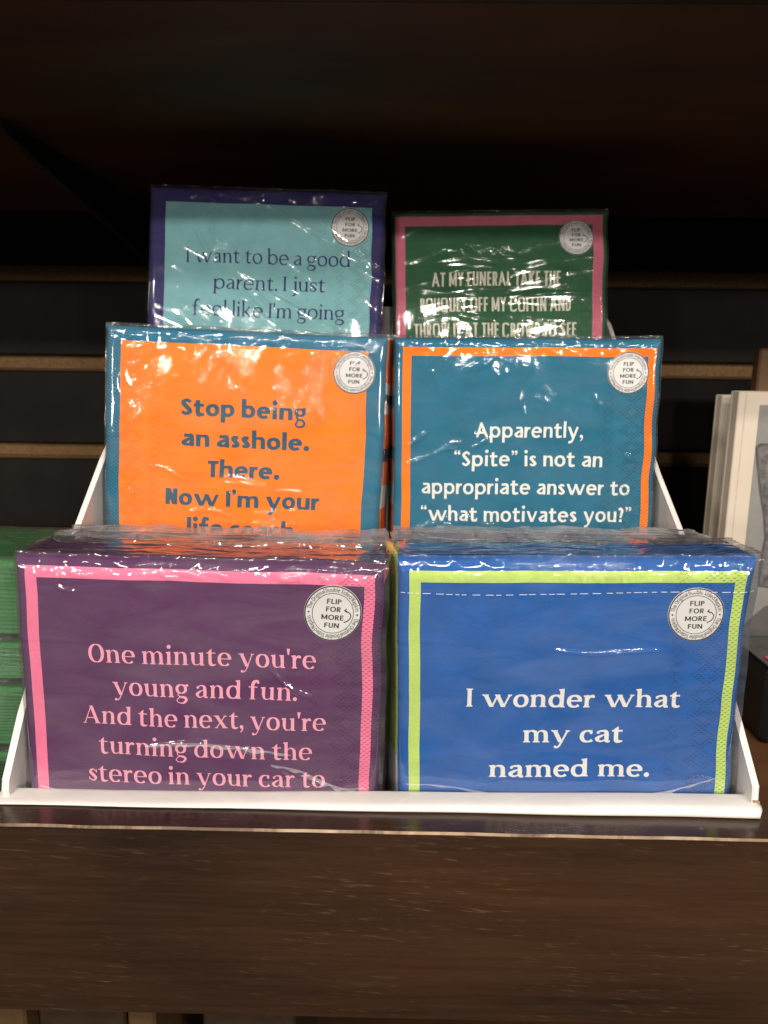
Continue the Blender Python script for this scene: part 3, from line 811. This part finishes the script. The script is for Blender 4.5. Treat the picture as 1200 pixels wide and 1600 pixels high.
def lettering(sh, lines, mat, parent, lift=.014):
    V, F, UV = [], [], []
    for face, txt, x0, x1, base, xh in lines:
        out, w = set_line(FACES[face], txt)
        k = (x1 - x0) / w
        for vv, tr in out:
            a = np.array(vv); u = x0 + a[:, 0] * k; v = base - a[:, 1] * xh
            o = len(V); V += sh.at(u, v, lift).tolist(); UV += np.stack((u, v), 1).tolist(); F += [tuple(i + o for i in f) for f in tr]
    return mesh_obj('lettering', V, F, [mat], parent, None, UV, True)

def sticker(sh, cu, cv, r, parent, tilt=0., lift=.035):
    n = 64
    V, F = [tuple(sh.at(cu, cv, lift))], []
    for k, q in enumerate((.25, .5, .75, .97, 1., 1.)):
        a = np.arange(n) / n * 2 * np.pi
        V += sh.at(cu + r * q * np.cos(a), cv + r * q * np.sin(a), np.full(n, (lift, lift, lift, lift, lift - .008, .004)[k])).tolist()
    F += [(0, 1 + (i + 1) % n, 1 + i) for i in range(n)]
    for k in range(5):
        for i in range(n): a, b = 1 + k * n + i, 1 + k * n + (i + 1) % n; F.append((a, b, b + n, a + n))
    st = mesh_obj('sticker', V, F, [STICKER], parent, None, None, True)
    V, F = [], []
    ct, sn = math.cos(math.radians(tilt)), math.sin(math.radians(tilt))
    def put(pts, faces):                        # unit disc coordinates, y up
        a = np.array(pts, float); x, y = a[:, 0] * ct - a[:, 1] * sn, a[:, 0] * sn + a[:, 1] * ct
        o = len(V); V.extend(sh.at(cu + r * x, cv - r * y, lift + .006).tolist()); F.extend([tuple(i + o for i in f) for f in faces])
    def ring(a, b, n=72):
        t = np.arange(n) / n * 2 * np.pi
        put(np.concatenate((np.stack((a * np.cos(t), a * np.sin(t)), 1), np.stack((b * np.cos(t), b * np.sin(t)), 1))), [(i, (i + 1) % n, n + (i + 1) % n, n + i) for i in range(n)])
    ring(.945, .988); ring(.70, .722)
    def word(txt, x0, x1, y0, y1):
        out, w = set_line(FACES['geo'], txt)
        for vv, tr in out:
            put([(x0 + x / w * (x1 - x0), y0 + y * (y1 - y0)) for x, y in vv], tr)
    word('FLIP', -.235, .265, .335, .515); word('FOR', -.245, .265, .055, .235); word('MORE', -.385, .385, -.235, -.055); word('FUN', -.265, .25, -.52, -.345)
    A = [Vector((*p, 0)) for p in spline([(.40, -.30), (.555, -.215), (.63, -.06), (.56, .06), (.41, .125)], 6)]
    for i in range(len(A) - 1):
        d = (A[i + 1] - A[i]).normalized(); q = Vector((-d.y, d.x, 0)) * .018
        put([(A[i] + q)[:2], (A[i] - q)[:2], (A[i + 1] - q)[:2], (A[i + 1] + q)[:2]], [(0, 1, 2, 3)])
    put([(.37, .125), (.455, .21), (.47, .18), (.43, .13), (.50, .075), (.485, .05)], [(0, 3, 2, 1), (0, 5, 4, 3)])
    txt = 'The Original Double Sided Napkin'
    out, w = set_line(FACES['ring'], txt)
    span = math.pi * .90; s = .84 * span / w      # arc length per x-height unit
    for half in (0, 1):
        for vv, tr in out:
            pts = []
            for x, y in vv:
                a = math.pi - half * math.pi - (math.pi - span) / 2 - x * s / .84
                rr = .77 + y * .108
                pts.append((rr * math.cos(a), rr * math.sin(a)))
            put(pts, tr)
        k = np.arange(10) / 10 * 2 * np.pi
        put(np.stack(((-.84 if half else .84) + .034 * np.cos(k), .034 * np.sin(k)), 1), [tuple(range(10))])
    mesh_obj('sticker_print', V, F, [INK], st)
    return st

def make_pack(label, O, ax, W, H, D, seed, front, top, left, right, film, wr, group, letters=None, ink=None, stick=None, tilt=0., bulge=.10, flare=0., margin=(.10, .10, .10), res=290, toploose=.10, film_lift=.055, category='napkin pack', fan=(0., 0.), toprad=.5):
    eu, ev, n = ax
    sh = Sheet(O, eu, ev, n, W, H, seed, bulge, flare, toprad)
    base = sh.O + eu * W / 2 + ev * H - n * D / 2
    r = empty('napkin_pack', tuple(base), label, category, group)
    us, vs = grid_lines(0, W, 30), grid_lines(0, H, 40, .75)
    nl = 19
    depths = np.linspace(0, D - .25, nl * 4 + 1)
    jit = lambda a, d: .02 * noise2(a * 1.3, np.full_like(a, d * 9.), seed + 7)
    off = lambda u, v, sd, d: -.035 * abs(math.sin(math.pi * d / (D / nl))) + jit(np.where((sd == 1) | (sd == 3), v, u), d) - .05 * min(d, .2) * (sd % 2 == 0) - .10 * sstep(0., D, d) * (sd % 2 == 0) + np.where(sd == 3, fan[0], np.where(sd == 1, fan[1], 0.)) * sstep(0, D * .8, d)
    shell('napkins', sh, us, vs, lambda u, v: 0. * u, depths, off, [front, top, left, right], r, lambda s: {0: 1, 1: 3, 2: 1, 3: 2}[s])
    if letters: lettering(sh, letters, ink, r)
    if stick: sticker(sh, *stick, r, tilt)
    ml, mr, mt = margin
    fu, fv = np.linspace(-ml, W + mr, res), np.linspace(-mt, H + .1, int(res * .9))
    def fh(u, v):
        w = wr(u, v)
        top = np.exp(-np.clip(v + mt, 0, 9) / .38)
        w = w + top * (.10 * ridge(u * 1.1, v * 1.6, seed + 11, .22) + .06 * noise2(u * 2.3, v * 2., seed + 12))
        return film_lift + np.maximum(w, -.02)
    fd = np.linspace(0, D - .12, 56)
    def foff(u, v, sd, d):
        a = np.where((sd == 1) | (sd == 3), v, u)
        k = np.where(sd == 0, toploose, .05)
        dd = np.full_like(a, d)
        w = k * (.45 * noise2(a * .5, dd * .9, seed + 21) + .40 * ridge(a * .3 + dd * .25, dd * 1.7 - a * .12, seed + 22, .16) + .16 * ridge(a * .5, dd * 3.2, seed + 24, .25) + .04 * noise2(a * 3.2, dd * 4.6, seed + 23))
        return w * sstep(0, .25, d) - .03 * d + np.where(sd == 3, fan[0], np.where(sd == 1, fan[1], 0.)) * sstep(0, D * .8, d)
    wrap = shell('wrapper', sh, fu, fv, fh, fd, foff, [film], r, lambda s: 0)
    return r, sh

PURPLE, PINK = lin(80, 38, 84), lin(228, 114, 152)
BLUE, LIME = lin(0, 82, 160), lin(178, 208, 104)
TEAL, ORANGE = lin(20, 100, 130), lin(255, 118, 0)
NAVY, AQUA = lin(44, 40, 100), lin(122, 178, 186)
GREEN, ROSE = lin(30, 84, 52), lin(196, 102, 124)
WHITE, CREAM, SLATE = (.78, .77, .75), (.62, .62, .52), lin(36, 78, 98)
FILM = film_mat('clear_film', .026, .065)
FILM_TIGHT = film_mat('clear_film_taut', .036, .055, 1.8, .22)
FILM_LOOSE = film_mat('clear_film_crinkled', .04, .05, 1.7, .5)
FILM_TOP = film_mat('clear_film_bunched', .17, .065, 1.4, .3)

def ll(face, xh, rows): return [(face, t, a, b, (c + d) / 2, xh) for t, a, b, c, d in rows]
def directional(theta, fa, fb, seed, k=.16):
    c, s_ = math.cos(math.radians(theta)), math.sin(math.radians(theta))
    return lambda u, v: ridge((u * c + v * s_) * fa, (-u * s_ + v * c) * fb, seed, k)
G_FRONT = 'wrapped napkin packs in the white display box'

# ---- front row
def wr_purple(u, v):
    d = directional(8, .16, .45, 31, .12)
    low = sstep(4.5, 8., v)
    f = creases(u, v, bunch(1.2, 11.6, .0, .5, 20, 8, 1.0, 301) + bunch(8.6, 11.6, .05, .5, 10, 60, .4, 302) + [[(8.7, 3.6), (9.6, 4.5), (10.6, 4.9)], [(4., 6.9), (6.4, 6.6), (8.8, 7.0)], [(9.2, 7.5), (10.4, 8.1), (11.6, 8.3)], [(1.7, .1), (1.5, 1.), (2.2, 1.2)]], .085, .075)
    return f + .035 * noise2(u * .3, v * .35, 32) + .03 * low * d(u, v) * sstep(-.05, .3, noise2(u * .22, v * .3, 33))
PURPLE_PACK, PURPLE_SHEET = make_pack('dark purple napkin pack with a pink frame and a joke about being young and fun', (-13.047, 25.45, -6.794), axes_lean(.5, .8), 12.75, 12.75, 2.75, 3,
    napkin_mat('purple_napkin', 12.75, 'right', PURPLE, [(PINK, .36, 12.43, .34), (PURPLE, .76, 12.06, .74)]), side_mat('purple_edge', PURPLE), side_mat('purple_left', PURPLE),
    side_mat('purple_right', lin(70, 34, 66), [(PINK, .2, .7), (lin(40, 20, 40), 1.6, 4.)]), FILM_TIGHT, wr_purple, G_FRONT,
    ll('didone', .475, [("One minute you're", 2.47, 10.47, 3.88, 3.62), ('young and fun.', 3.24, 9.78, 5.05, 4.84), ("And the next, you're", 2.16, 10.82, 6.17, 5.97), ('turning down the', 2.71, 10.35, 7.32, 7.10), ('stereo in your car to', 2.27, 10.84, 8.44, 8.17)]),
    ink_mat('pink_ink', 12.75, 'right', lin(238, 158, 184)), (11.01, 1.72, 1.0), -2., .14, margin=(.1, .17, .1), toploose=.14, fan=(.0, .20), toprad=.75)
def wr_blue(u, v):
    hang = np.exp(-np.clip(v, 0, 9) / .55) * ridge(u * 1.0, v * .25, 41, .16) * sstep(-.15, .25, noise2(u * .35, v * .1, 42))
    f = creases(u, v, bunch(3.4, 8.2, .0, .75, 15, 82, .8, 311) + bunch(1., 11.4, -.05, .15, 14, 5, .8, 312) + [[(5.2, 3.2), (7., 3.35), (9.4, 3.2)]], .08, .065)
    return f + .03 * noise2(u * .28, v * .3, 43) + .05 * hang + .03 * directional(-6, .14, .4, 44, .14)(u, v) * sstep(3, 9, v)
BLUE_PACK, BLUE_SHEET = make_pack('bright blue napkin pack with a lime frame and a joke about a cat', (.146, 25.6, -6.735), axes_lean(.5, -.92), 12.05, 12.75, 2.75, 5,
    napkin_mat('blue_napkin', 12.05, 'right', BLUE, [(LIME, .40, 11.80, .44), (BLUE, .79, 11.44, .84)]), side_mat('blue_edge', BLUE),
    side_mat('lime_left', LIME, [(lin(120, 160, 60), 5.1, 5.15), (WHITE, 7.7, 13.)]), side_mat('blue_right', BLUE), FILM_TIGHT, wr_blue, G_FRONT,
    ll('bask', .47, [('I wonder what', 2.43, 9.96, 5.42, 5.34), ('my cat', 4.47, 8.01, 6.75, 6.71), ('named me.', 3.29, 9.04, 8.09, 8.04)]),
    ink_mat('white_ink', 12.05, 'right', (.74, .75, .74)), (10.25, 1.96, .95), 0., .12, flare=.30, margin=(.06, .26, .1), toploose=.14, fan=(.40, 0.), toprad=.75)
# packs standing behind these two, of which the tops show
for x, w, lab, sd in ((-12.95, 12.6, 'purple napkin pack standing behind the dark purple front one, under crinkled film', 61), (.2, 12.0, 'purple napkin pack standing behind the bright blue one, its top edge showing', 67)):
    make_pack(lab, (x, 28.5, -7.05 if x < 0 else -6.9), axes_lean(.3, .3 if x < 0 else -.3), w, 12.7, 2.7, sd, side_mat('purple_back_face', PURPLE), side_mat('purple_back_edge', lin(66, 32, 70)), side_mat('purple_back_left', PURPLE), side_mat('purple_back_right', PURPLE),
        FILM_TOP, lambda u, v: .02 * noise2(u, v, 62), G_FRONT, res=70, margin=(.2, .2, .12), toploose=.26)

SHEEN = NT('painted_film_sheen')
_v = SHEEN.obj(); _t = SHEEN.n('BsdfTransparent'); _d = SHEEN.n('BsdfPrincipled'); _d.inputs['Base Color'].default_value = (.75, .75, .78, 1); _d.inputs['Roughness'].default_value = .25
_m = SHEEN.n('MixShader'); SHEEN.put(_m.inputs[0], SHEEN.ramp(SHEEN.noise(_v, 120., 3, .6), .3, .7, .10, .34)); SHEEN.link(_t.outputs[0], _m.inputs[1]); SHEEN.link(_d.outputs[0], _m.inputs[2]); SHEEN.link(_m.outputs[0], SHEEN.out.inputs[0])
def film_sheen_ribbon(pack, sh, pts, w):  # pale ribbon: sheen along the film's overlap edge and waves, painted in
    P = spline([(p[0], p[1], 0) for p in pts], 14); V, F = [], []
    for i, p in enumerate(P):
        k = w * (.35 + .65 * math.sin(math.pi * (i + .5) / len(P))) * (1 + .4 * math.sin(i * .7))
        V += sh.at(np.array([p.x, p.x]), np.array([p.y, p.y + k]), np.array([.125, .13])).tolist()
        if i: F.append((2 * i - 2, 2 * i - 1, 2 * i + 1, 2 * i))
    mesh_obj('film_sheen_ribbon', V, F, [SHEEN.m], pack, None, None, True)
film_sheen_ribbon(BLUE_PACK, BLUE_SHEET, [(.3, 8.35), (1.9, 8.42), (3.6, 8.66), (5.4, 8.74), (7.6, 8.70), (9.4, 8.60), (10.6, 8.30), (11.6, 8.0)], .10)
film_sheen_ribbon(PURPLE_PACK, PURPLE_SHEET, [(.5, 8.5), (1.6, 8.72), (3.4, 8.78), (6., 8.74), (8.6, 8.62), (10., 8.50), (11.6, 8.52)], .13)
film_sheen_ribbon(PURPLE_PACK, PURPLE_SHEET, [(8.9, 7.35), (9.9, 7.55), (10.7, 7.95), (11.5, 8.25), (12.3, 8.2)], .16)
film_sheen_ribbon(PURPLE_PACK, PURPLE_SHEET, [(4.4, 6.75), (6.2, 6.6), (8.2, 6.75), (9.6, 6.95)], .14)

# ---- middle row
def wr_orange(u, v):
    m1 = sstep(.1, .3, noise2(u * .42 + 4.2, v * .30, 73)) * sstep(3.6, 2.4, v)
    m2 = sstep(.1, .35, noise2(u * .35, v * .5, 74)) * sstep(4.5, 6., v)
    cr = .085 * ridge(u * 1.5, v * .8, 75, .2)
    f = creases(u, v, bunch(4.3, 6.5, .9, 2.5, 16, 108, .9, 321) + bunch(7.4, 9.9, 1.6, 3.6, 26, 98, .7, 322) + bunch(9.6, 12., .6, 1.4, 12, -35, .8, 323) + bunch(7.2, 9.6, 8., 8.9, 10, 150, .6, 324) + bunch(2.4, 11.6, .25, .62, 18, 4, .7, 325)
        + [[(2.1, 6.2), (2.9, 6.35), (3.8, 6.8)], [(5.4, 6.55), (6.4, 6.6), (7.5, 6.9)], [(5.5, 6.8), (6.6, 6.85), (7.4, 7.0)], [(7.9, 7.15), (8.5, 7.1), (9.1, 7.2)], [(4., 8.2), (5., 8.1), (6., 8.4)]], .06, .06)
    return f + .15 * cr * m1 + .02 * m2 * directional(14, .3, 1., 76, .18)(u, v) + .014 * noise2(u * .35, v * .35, 77)
make_pack('orange napkin pack with a teal border and bold slate lettering, in the middle row', (-13.047, 35.3, 1.341), axes_lean(5.5, 1.88), 12.67, 12.7, 2.8, 7,
    napkin_mat('orange_napkin', 12.67, 'left', TEAL, [(ORANGE, .70, 11.83, .68)]), side_mat('teal_edge', TEAL), side_mat('teal_left', TEAL),
    side_mat('orange_right', ORANGE, [(WHITE, 2.0, 2.5), (SLATE, 2.5, 2.9), (WHITE, 2.95, 3.4), (lin(30, 40, 70), 5.0, 5.6), (WHITE, 6.7, 7.8)]), FILM_LOOSE, wr_orange, G_FRONT,
    ll('heavy', .545, [('Stop being', 3.48, 9.16, 3.91, 3.83), ('an asshole.', 3.53, 9.33, 5.27, 5.21), ('There.', 4.75, 8.04, 6.62, 6.57), ('Now I\u2019m your', 2.85, 9.90, 7.98, 7.87), ('life coach', 3.86, 8.77, 9.34, 9.25)]),
    ink_mat('slate_ink', 12.67, 'left', SLATE), (11.26, 1.62, .96), 0., .10, margin=(.06, .08, .14), fan=(0., .26))
def wr_teal(u, v):
    m = sstep(.15, .4, noise2(u * .4 + 1.7, v * .4, 83))
    f = creases(u, v, [[(3.1, 1.55), (4.2, 1.0), (5.2, .5)], [(3.6, 1.5), (4.3, 1.1), (4.9, .5)], [(5.9, 2.4), (5.85, 2.9), (5.98, 3.5)], [(6.9, 2.2), (7.1, 2.5), (7.4, 2.6)], [(6.5, 2.6), (6.8, 2.8), (7.1, 2.85)], [(9.1, 2.5), (9.3, 2.8), (9.35, 3.1)], [(10.6, 5.2), (10.9, 5.4), (11., 5.6)]]
        + bunch(1., 11.6, .1, .5, 24, 70, .35, 331) + bunch(.8, 5., 8.1, 8.9, 14, 15, .7, 332) + bunch(.9, 4.2, 4., 6.4, 7, -25, 1., 333), .055, .06)
    return f + .02 * m * directional(70, .35, .8, 84, .18)(u, v) + .03 * noise2(u * .4, v * .4, 85)
make_pack('teal napkin pack with a thin orange frame and white lettering, in the middle row', (-.102, 36., .95), axes_lean(4, -.4), 12.17, 12.3, 2.8, 9,
    napkin_mat('teal_napkin', 12.17, 'right', TEAL, [(ORANGE, .40, 11.92, .44), (TEAL, .79, 11.57, .82)]), side_mat('teal_edge_second', TEAL),
    side_mat('orange_left', ORANGE, [(TEAL, .0, 1.2), (lin(30, 40, 70), 2.6, 3.2), (lin(30, 40, 70), 5.0, 5.6), (WHITE, 6.7, 7.8)]), side_mat('teal_right', TEAL), FILM, wr_teal, G_FRONT,
    ll('human', .50, [('Apparently,', 3.79, 8.73, 4.51, 4.52), ('\u201cSpite\u201d is not an', 2.81, 9.65, 5.85, 5.83), ('appropriate answer to', 1.34, 11.03, 7.15, 7.15), ('\u201cwhat motivates you?\u201d', 1.30, 11.12, 8.43, 8.43)]),
    ink_mat('white_ink_second', 12.17, 'right', (.74, .75, .72)), (10.68, 1.54, .95), 0., .10, margin=(.06, .08, .14), fan=(.20, 0.))

# ---- back row
def wr_navy(u, v):
    d = directional(33, .09, .55, 91, .07); e = directional(30, .2, .9, 92, .09)
    m = sstep(-.1, .3, noise2(u * .2 + 2., v * .2, 93))
    f = creases(u, v, [[(7.2, 1.2), (10.2, 3.), (11.8, 3.75)], [(5.8, .6), (8.4, 1.9), (10.2, 2.7)], [(4.8, 4.4), (7.5, 5.8), (10.8, 7.5)], [(4.6, 4.7), (5.7, 6.1), (8.5, 8.)], [(2.2, 1.7), (3.1, 3.2), (3.6, 3.9)], [(3.2, 1.9), (3.7, 2.8), (4.1, 3.2)], [(11.2, 3.), (11.6, 3.3), (11.9, 3.9)], [(3.5, 3.3), (3.9, 3.0), (5., 3.3)], [(5.2, 4.9), (6.3, 5.9), (6.9, 6.4)]]
        + bunch(4.2, 6.2, -.05, .7, 9, -60, .8, 341) + bunch(8.5, 12.2, .2, .8, 12, -20, .8, 342) + bunch(2., 10., .3, .9, 9, 12, .9, 343), .075, .08)
    return f + .025 * d(u, v) * (.35 + .65 * m) + .012 * e(u, v) * m + .02 * noise2(u * .5, v * .5, 94)
make_pack('navy napkin pack with an aqua panel about being a good parent, in the back row', (-13.399, 44., 9.027), axes_lean(8.3, 1.32), 12.69, 12.7, 2.8, 11,
    napkin_mat('aqua_napkin', 12.69, 'right', NAVY, [(AQUA, .86, 12.06, .84)]), side_mat('navy_edge', NAVY), side_mat('navy_left', NAVY), side_mat('navy_right', lin(60, 50, 100)), FILM, wr_navy, G_FRONT,
    ll('old', .545, [('I want to be a good', 2.04, 10.93, 4.03, 4.02), ('parent. I just', 3.56, 9.61, 5.43, 5.43), ("feel like I'm going", 2.44, 10.73, 6.88, 6.88)]),
    ink_mat('navy_ink', 12.69, 'right', NAVY), (10.88, 1.92, 1.03), 0., .10, margin=(.05, .1, .12))
def wr_green(u, v):
    d = directional(-5, .09, .7, 103, .09); c = directional(-3, .3, 1.3, 102, .14)
    m = np.exp(-((u - 5.6) / 2.6) ** 2) * sstep(1., 2.6, v)
    f = creases(u, v, [[(3.7, 1.9), (4.4, 2.45), (5.9, 2.7), (7., 2.55)], [(4., 1.8), (5.4, 2.0), (6.3, 2.2)], [(7., 2.35), (8., 2.0), (9.8, 1.6)], [(4.1, 3.0), (5.4, 3.1), (6.8, 3.25)], [(7.4, 3.15), (9., 2.8), (11.2, 2.6)], [(4., 3.75), (5.4, 3.6), (6.6, 3.7)], [(4.1, 4.05), (5.4, 3.95), (6.6, 4.0)], [(4., 4.5), (5.2, 4.6), (6.5, 4.5)], [(6.7, 4.95), (8., 4.65), (9.6, 4.6)], [(4., 5.05), (5.2, 5.2), (6.2, 5.05)], [(3.9, 5.7), (5.3, 5.95), (6.7, 5.9)], [(.4, 1.4), (1.6, .9), (2.4, .5)], [(.6, 2.8), (1.6, 2.6), (3., 1.9)], [(4.5, .6), (7., .5), (8.8, .7)]]
        + bunch(4.4, 6.6, 2., 2.6, 9, 35, .6, 351) + bunch(4., 6.6, 3.4, 6.3, 4, 5, 1., 352), .042, .055)
    return f + .02 * d(u, v) * (.3 + .7 * sstep(-.1, .3, noise2(u * .2, v * .4, 104))) + .02 * c(u, v) * m + .02 * noise2(u * .5, v * .5, 105)
make_pack('dark green napkin pack with a rose frame and narrow capitals, in the back row', (-.335, 45.5, 8.041), axes_lean(8, -1.21), 12.01, 12., 2.8, 13,
    napkin_mat('green_napkin', 12.01, 'right', GREEN, [(ROSE, .17, 11.76, .28), (GREEN, .71, 11.20, .82)]), side_mat('green_edge', GREEN), side_mat('green_left', GREEN), side_mat('green_right', GREEN), FILM, wr_green, G_FRONT,
    ll('narrow', .78, [('AT MY FUNERAL TAKE THE', 2.20, 9.41, 4.10, 4.21), ('BOUQUET OFF MY COFFIN AND', 1.54, 9.98, 5.51, 5.63), ('THROW IT AT THE CROWD TO SEE', 1.18, 10.31, 6.93, 7.03)]),
    ink_mat('cream_ink', 12.01, 'right', CREAM), (10.26, 1.54, .97), 0., .10, margin=(.05, .08, .10))

# dashed opening line across the film of the blue pack
V, F = [], []
rnd = random.Random(4); u = .1
while u < 12.0:
    L = rnd.uniform(.12, .3); g = np.array([u, u + L, u + L, u]); q = 1.17 + .05 * math.sin(u * .5) + np.array([0, 0, .014, .014])
    k = len(V); V += BLUE_SHEET.at(g, q, .135).tolist(); F.append((k, k + 3, k + 2, k + 1)); u += L + rnd.uniform(.05, .22)
mesh_obj('perforation', V, F, [PERF], BLUE_PACK)

# ---------------------------------------------------------------- green napkin packs lying in a stack beside the box
GRASS = lin(52, 114, 62)
zt = -8.35
for i, (h, lab, dx) in enumerate(((3.45, 'green wrapped napkin pack on top of the stack beside the display box', 0.), (1.95, 'thin green napkin pack directly under the topmost one of the stack', .15), (3.0, 'green napkin pack third from the top of the stack beside the box', -.1), (3.0, 'green napkin pack at the bottom of the stack, lying on the shelf', .05))):
    seed = 120 + i
    def wr_g(u, v, seed=seed): return .06 * ridge(u * .3, v * .5, seed, .2) + .04 * noise2(u * .5, v * .5, seed + 1)
    make_pack(lab, (-26.4 + dx, 36.6, zt), (np.array((1., 0, 0)), np.array((0, -1., 0)), np.array((0, 0, 1.))), 12.1, 6.4, h - .1, seed,
        side_mat('green_paper', GRASS), side_mat('green_paper_front', GRASS), side_mat('green_paper_left', GRASS), side_mat('green_paper_right', GRASS), FILM_LOOSE, wr_g, 'green packs stacked beside the display box', res=70, bulge=.15, margin=(.1, .1, .1), toploose=.12)
    zt -= h + .02

# ---------------------------------------------------------------- books and other goods to the other side
COVER = plain('book_cover_cream', (.52, .46, .38), .55, .35, .05, 25., .0001)
PAGES = plain('book_pages', (.42, .38, .33), .8, .2, .12, 300.)
def grey_print(name, a, b, sc=60.):
    t = NT(name); v = t.obj()
    t.principled(t.mix(t.ramp(t.noise(v, sc, 5, .7), .35, .65), (a,) * 3, (b, b * .98, b * .95)), .5, None, .35); return t.m
PALE, FUR, GLOOM, LINE = grey_print('photo_pale_grey', .17, .22, 30.), grey_print('photo_fur', .05, .16, 200.), grey_print('photo_dark_grey', .07, .10, 40.), grey_print('photo_outline', .05, .09)
def book(label, x0, x1, y, thick, z0, z1, figure):
    r = empty('book', ((x0 + x1) / 2, y + thick / 2, z0), label, 'book', 'pale books standing face out on the shelf')
    s = Soup(); s.box(x0, x1, y, y + .22, z0, z1, 0, .05); s.box(x0, x1, y + thick - .22, y + thick, z0, z1, 0, .05); s.box(x0 + .03, x0 + .2, y + .22, y + thick - .22, z0 + .02, z1 - .02, 0, .02)
    s.build('cover', [COVER], r)
    p = Soup(); p.box(x0 + .22, x1 - .2, y + .24, y + thick - .24, z0 + .15, z1 - .15, 0, .02); p.build('page_block', [PAGES], r)
    h = Soup(); h.box(x0 + .40, x0 + .46, y - .006, y - .002, z0 + .05, z1 - .05, 0, .001); h.build('hinge_groove', [PAGES], r)
    px = x0 + 1.25
    f = Soup(); f.box(px, x1 - .8, y - .012, y - .004, z0 + 1.3, z1 - .75, 0, .001); pic = f.build('cover_photo', [PALE], r)
    if figure:
        Z = z1
        def flat(name, pts, m, lift):
            P = [(px + a, y - lift, Z + b) for a, b in pts]
            n = len(P); mesh_obj(name, P + [(q[0], q[1] + .008, q[2]) for q in P], [tuple(range(n)), tuple(range(n, 2 * n))[::-1]] + [(i, n + i, n + (i + 1) % n, (i + 1) % n) for i in range(n)], [m], pic)
        flat('printed_arm_outline', [(-.0, -3.2), (.25, -2.95), (4, -3.), (4, -12.), (1.0, -11.6), (.95, -10.2), (1.08, -8.6), (.86, -7.2), (.48, -5.8), (.12, -4.0)], LINE, .024)
        flat('printed_arm', [(.12, -3.25), (.35, -3.08), (4, -3.12), (4, -11.9), (1.14, -11.5), (1.08, -10.2), (1.22, -8.6), (1.0, -7.2), (.62, -5.8), (.26, -4.0)], FUR, .036)
        flat('printed_shade', [(.0, -14.6), (.8, -13.6), (1.6, -12.8), (4, -12.2), (4, -16.6), (0, -16.6)], GLOOM, .048)
book('cream book with a grey photograph of an arm, nearest of the standing books', 19.72, 33.5, 45., 1.1, -19.88, -1.62, True)
book('cream book half hidden behind the nearer book with the arm photograph', 19.86, 33.4, 47.6, 1.0, -19.88, -1.95, False)

def wooden_frame():
    r = empty('wooden_frame', (31, 52.5, -19.88), 'brown wooden frame standing behind the pale books', 'frame')
    w = wood_mat('oak_brown', (.05, .022, .009), (.14, .07, .03), .5, 0., False)
    s = Soup()
    s.box(23.9, 25.6, 52, 53, -19.88, .95, 0, .12); s.box(36.4, 38.1, 52, 53, -19.88, .95, 0, .12); s.box(25.62, 36.38, 52.05, 52.95, -.7, .9, 0, .12); s.box(25.62, 36.38, 52.05, 52.95, -19.88, -18.3, 0, .12)
    s.build('rails', [w], r)
    s = Soup(); s.box(24.9, 25.3, 51.82, 51.98, -19.5, .5, 0, .05); s.build('bead', [w], r)
    s = Soup(); s.box(25.5, 36.5, 52.6, 52.8, -18.4, -.6, 0, .03); s.build('backing', [plain('frame_backing', (.05, .035, .02), .8)], r)
wooden_frame()

def black_package():
    r = empty('black_package', (22, 40, -19.88), 'small black wrapped package with a red print, lying before the pale books', 'package')
    s = Soup(); s.box(19.6, 25.5, 37.9, 42.5, -19.88, -15.6, 0, .3); s.build('carton', [plain('black_card', (.006, .007, .0065), .4, .35, .2)], r)
    s = Soup(); s.box(19.7, 25.5, 37.76, 37.87, -17.1, -16.95, 0, .03); s.box(19.65, 25.5, 37.95, 42.4, -15.58, -15.5, 0, .02); s.build('fold', [plain('grey_foil', (.04, .045, .042), .3, .5, .4, 90.)], r)
    s = Soup(); s.box(20.0, 24.5, 38.4, 39.4, -15.49, -15.44, 0, .01); s.build('red_print', [plain('red_print', (.55, .04, .10), .4)], r)
black_package()

# cartons on the shelf below, just showing under the front board
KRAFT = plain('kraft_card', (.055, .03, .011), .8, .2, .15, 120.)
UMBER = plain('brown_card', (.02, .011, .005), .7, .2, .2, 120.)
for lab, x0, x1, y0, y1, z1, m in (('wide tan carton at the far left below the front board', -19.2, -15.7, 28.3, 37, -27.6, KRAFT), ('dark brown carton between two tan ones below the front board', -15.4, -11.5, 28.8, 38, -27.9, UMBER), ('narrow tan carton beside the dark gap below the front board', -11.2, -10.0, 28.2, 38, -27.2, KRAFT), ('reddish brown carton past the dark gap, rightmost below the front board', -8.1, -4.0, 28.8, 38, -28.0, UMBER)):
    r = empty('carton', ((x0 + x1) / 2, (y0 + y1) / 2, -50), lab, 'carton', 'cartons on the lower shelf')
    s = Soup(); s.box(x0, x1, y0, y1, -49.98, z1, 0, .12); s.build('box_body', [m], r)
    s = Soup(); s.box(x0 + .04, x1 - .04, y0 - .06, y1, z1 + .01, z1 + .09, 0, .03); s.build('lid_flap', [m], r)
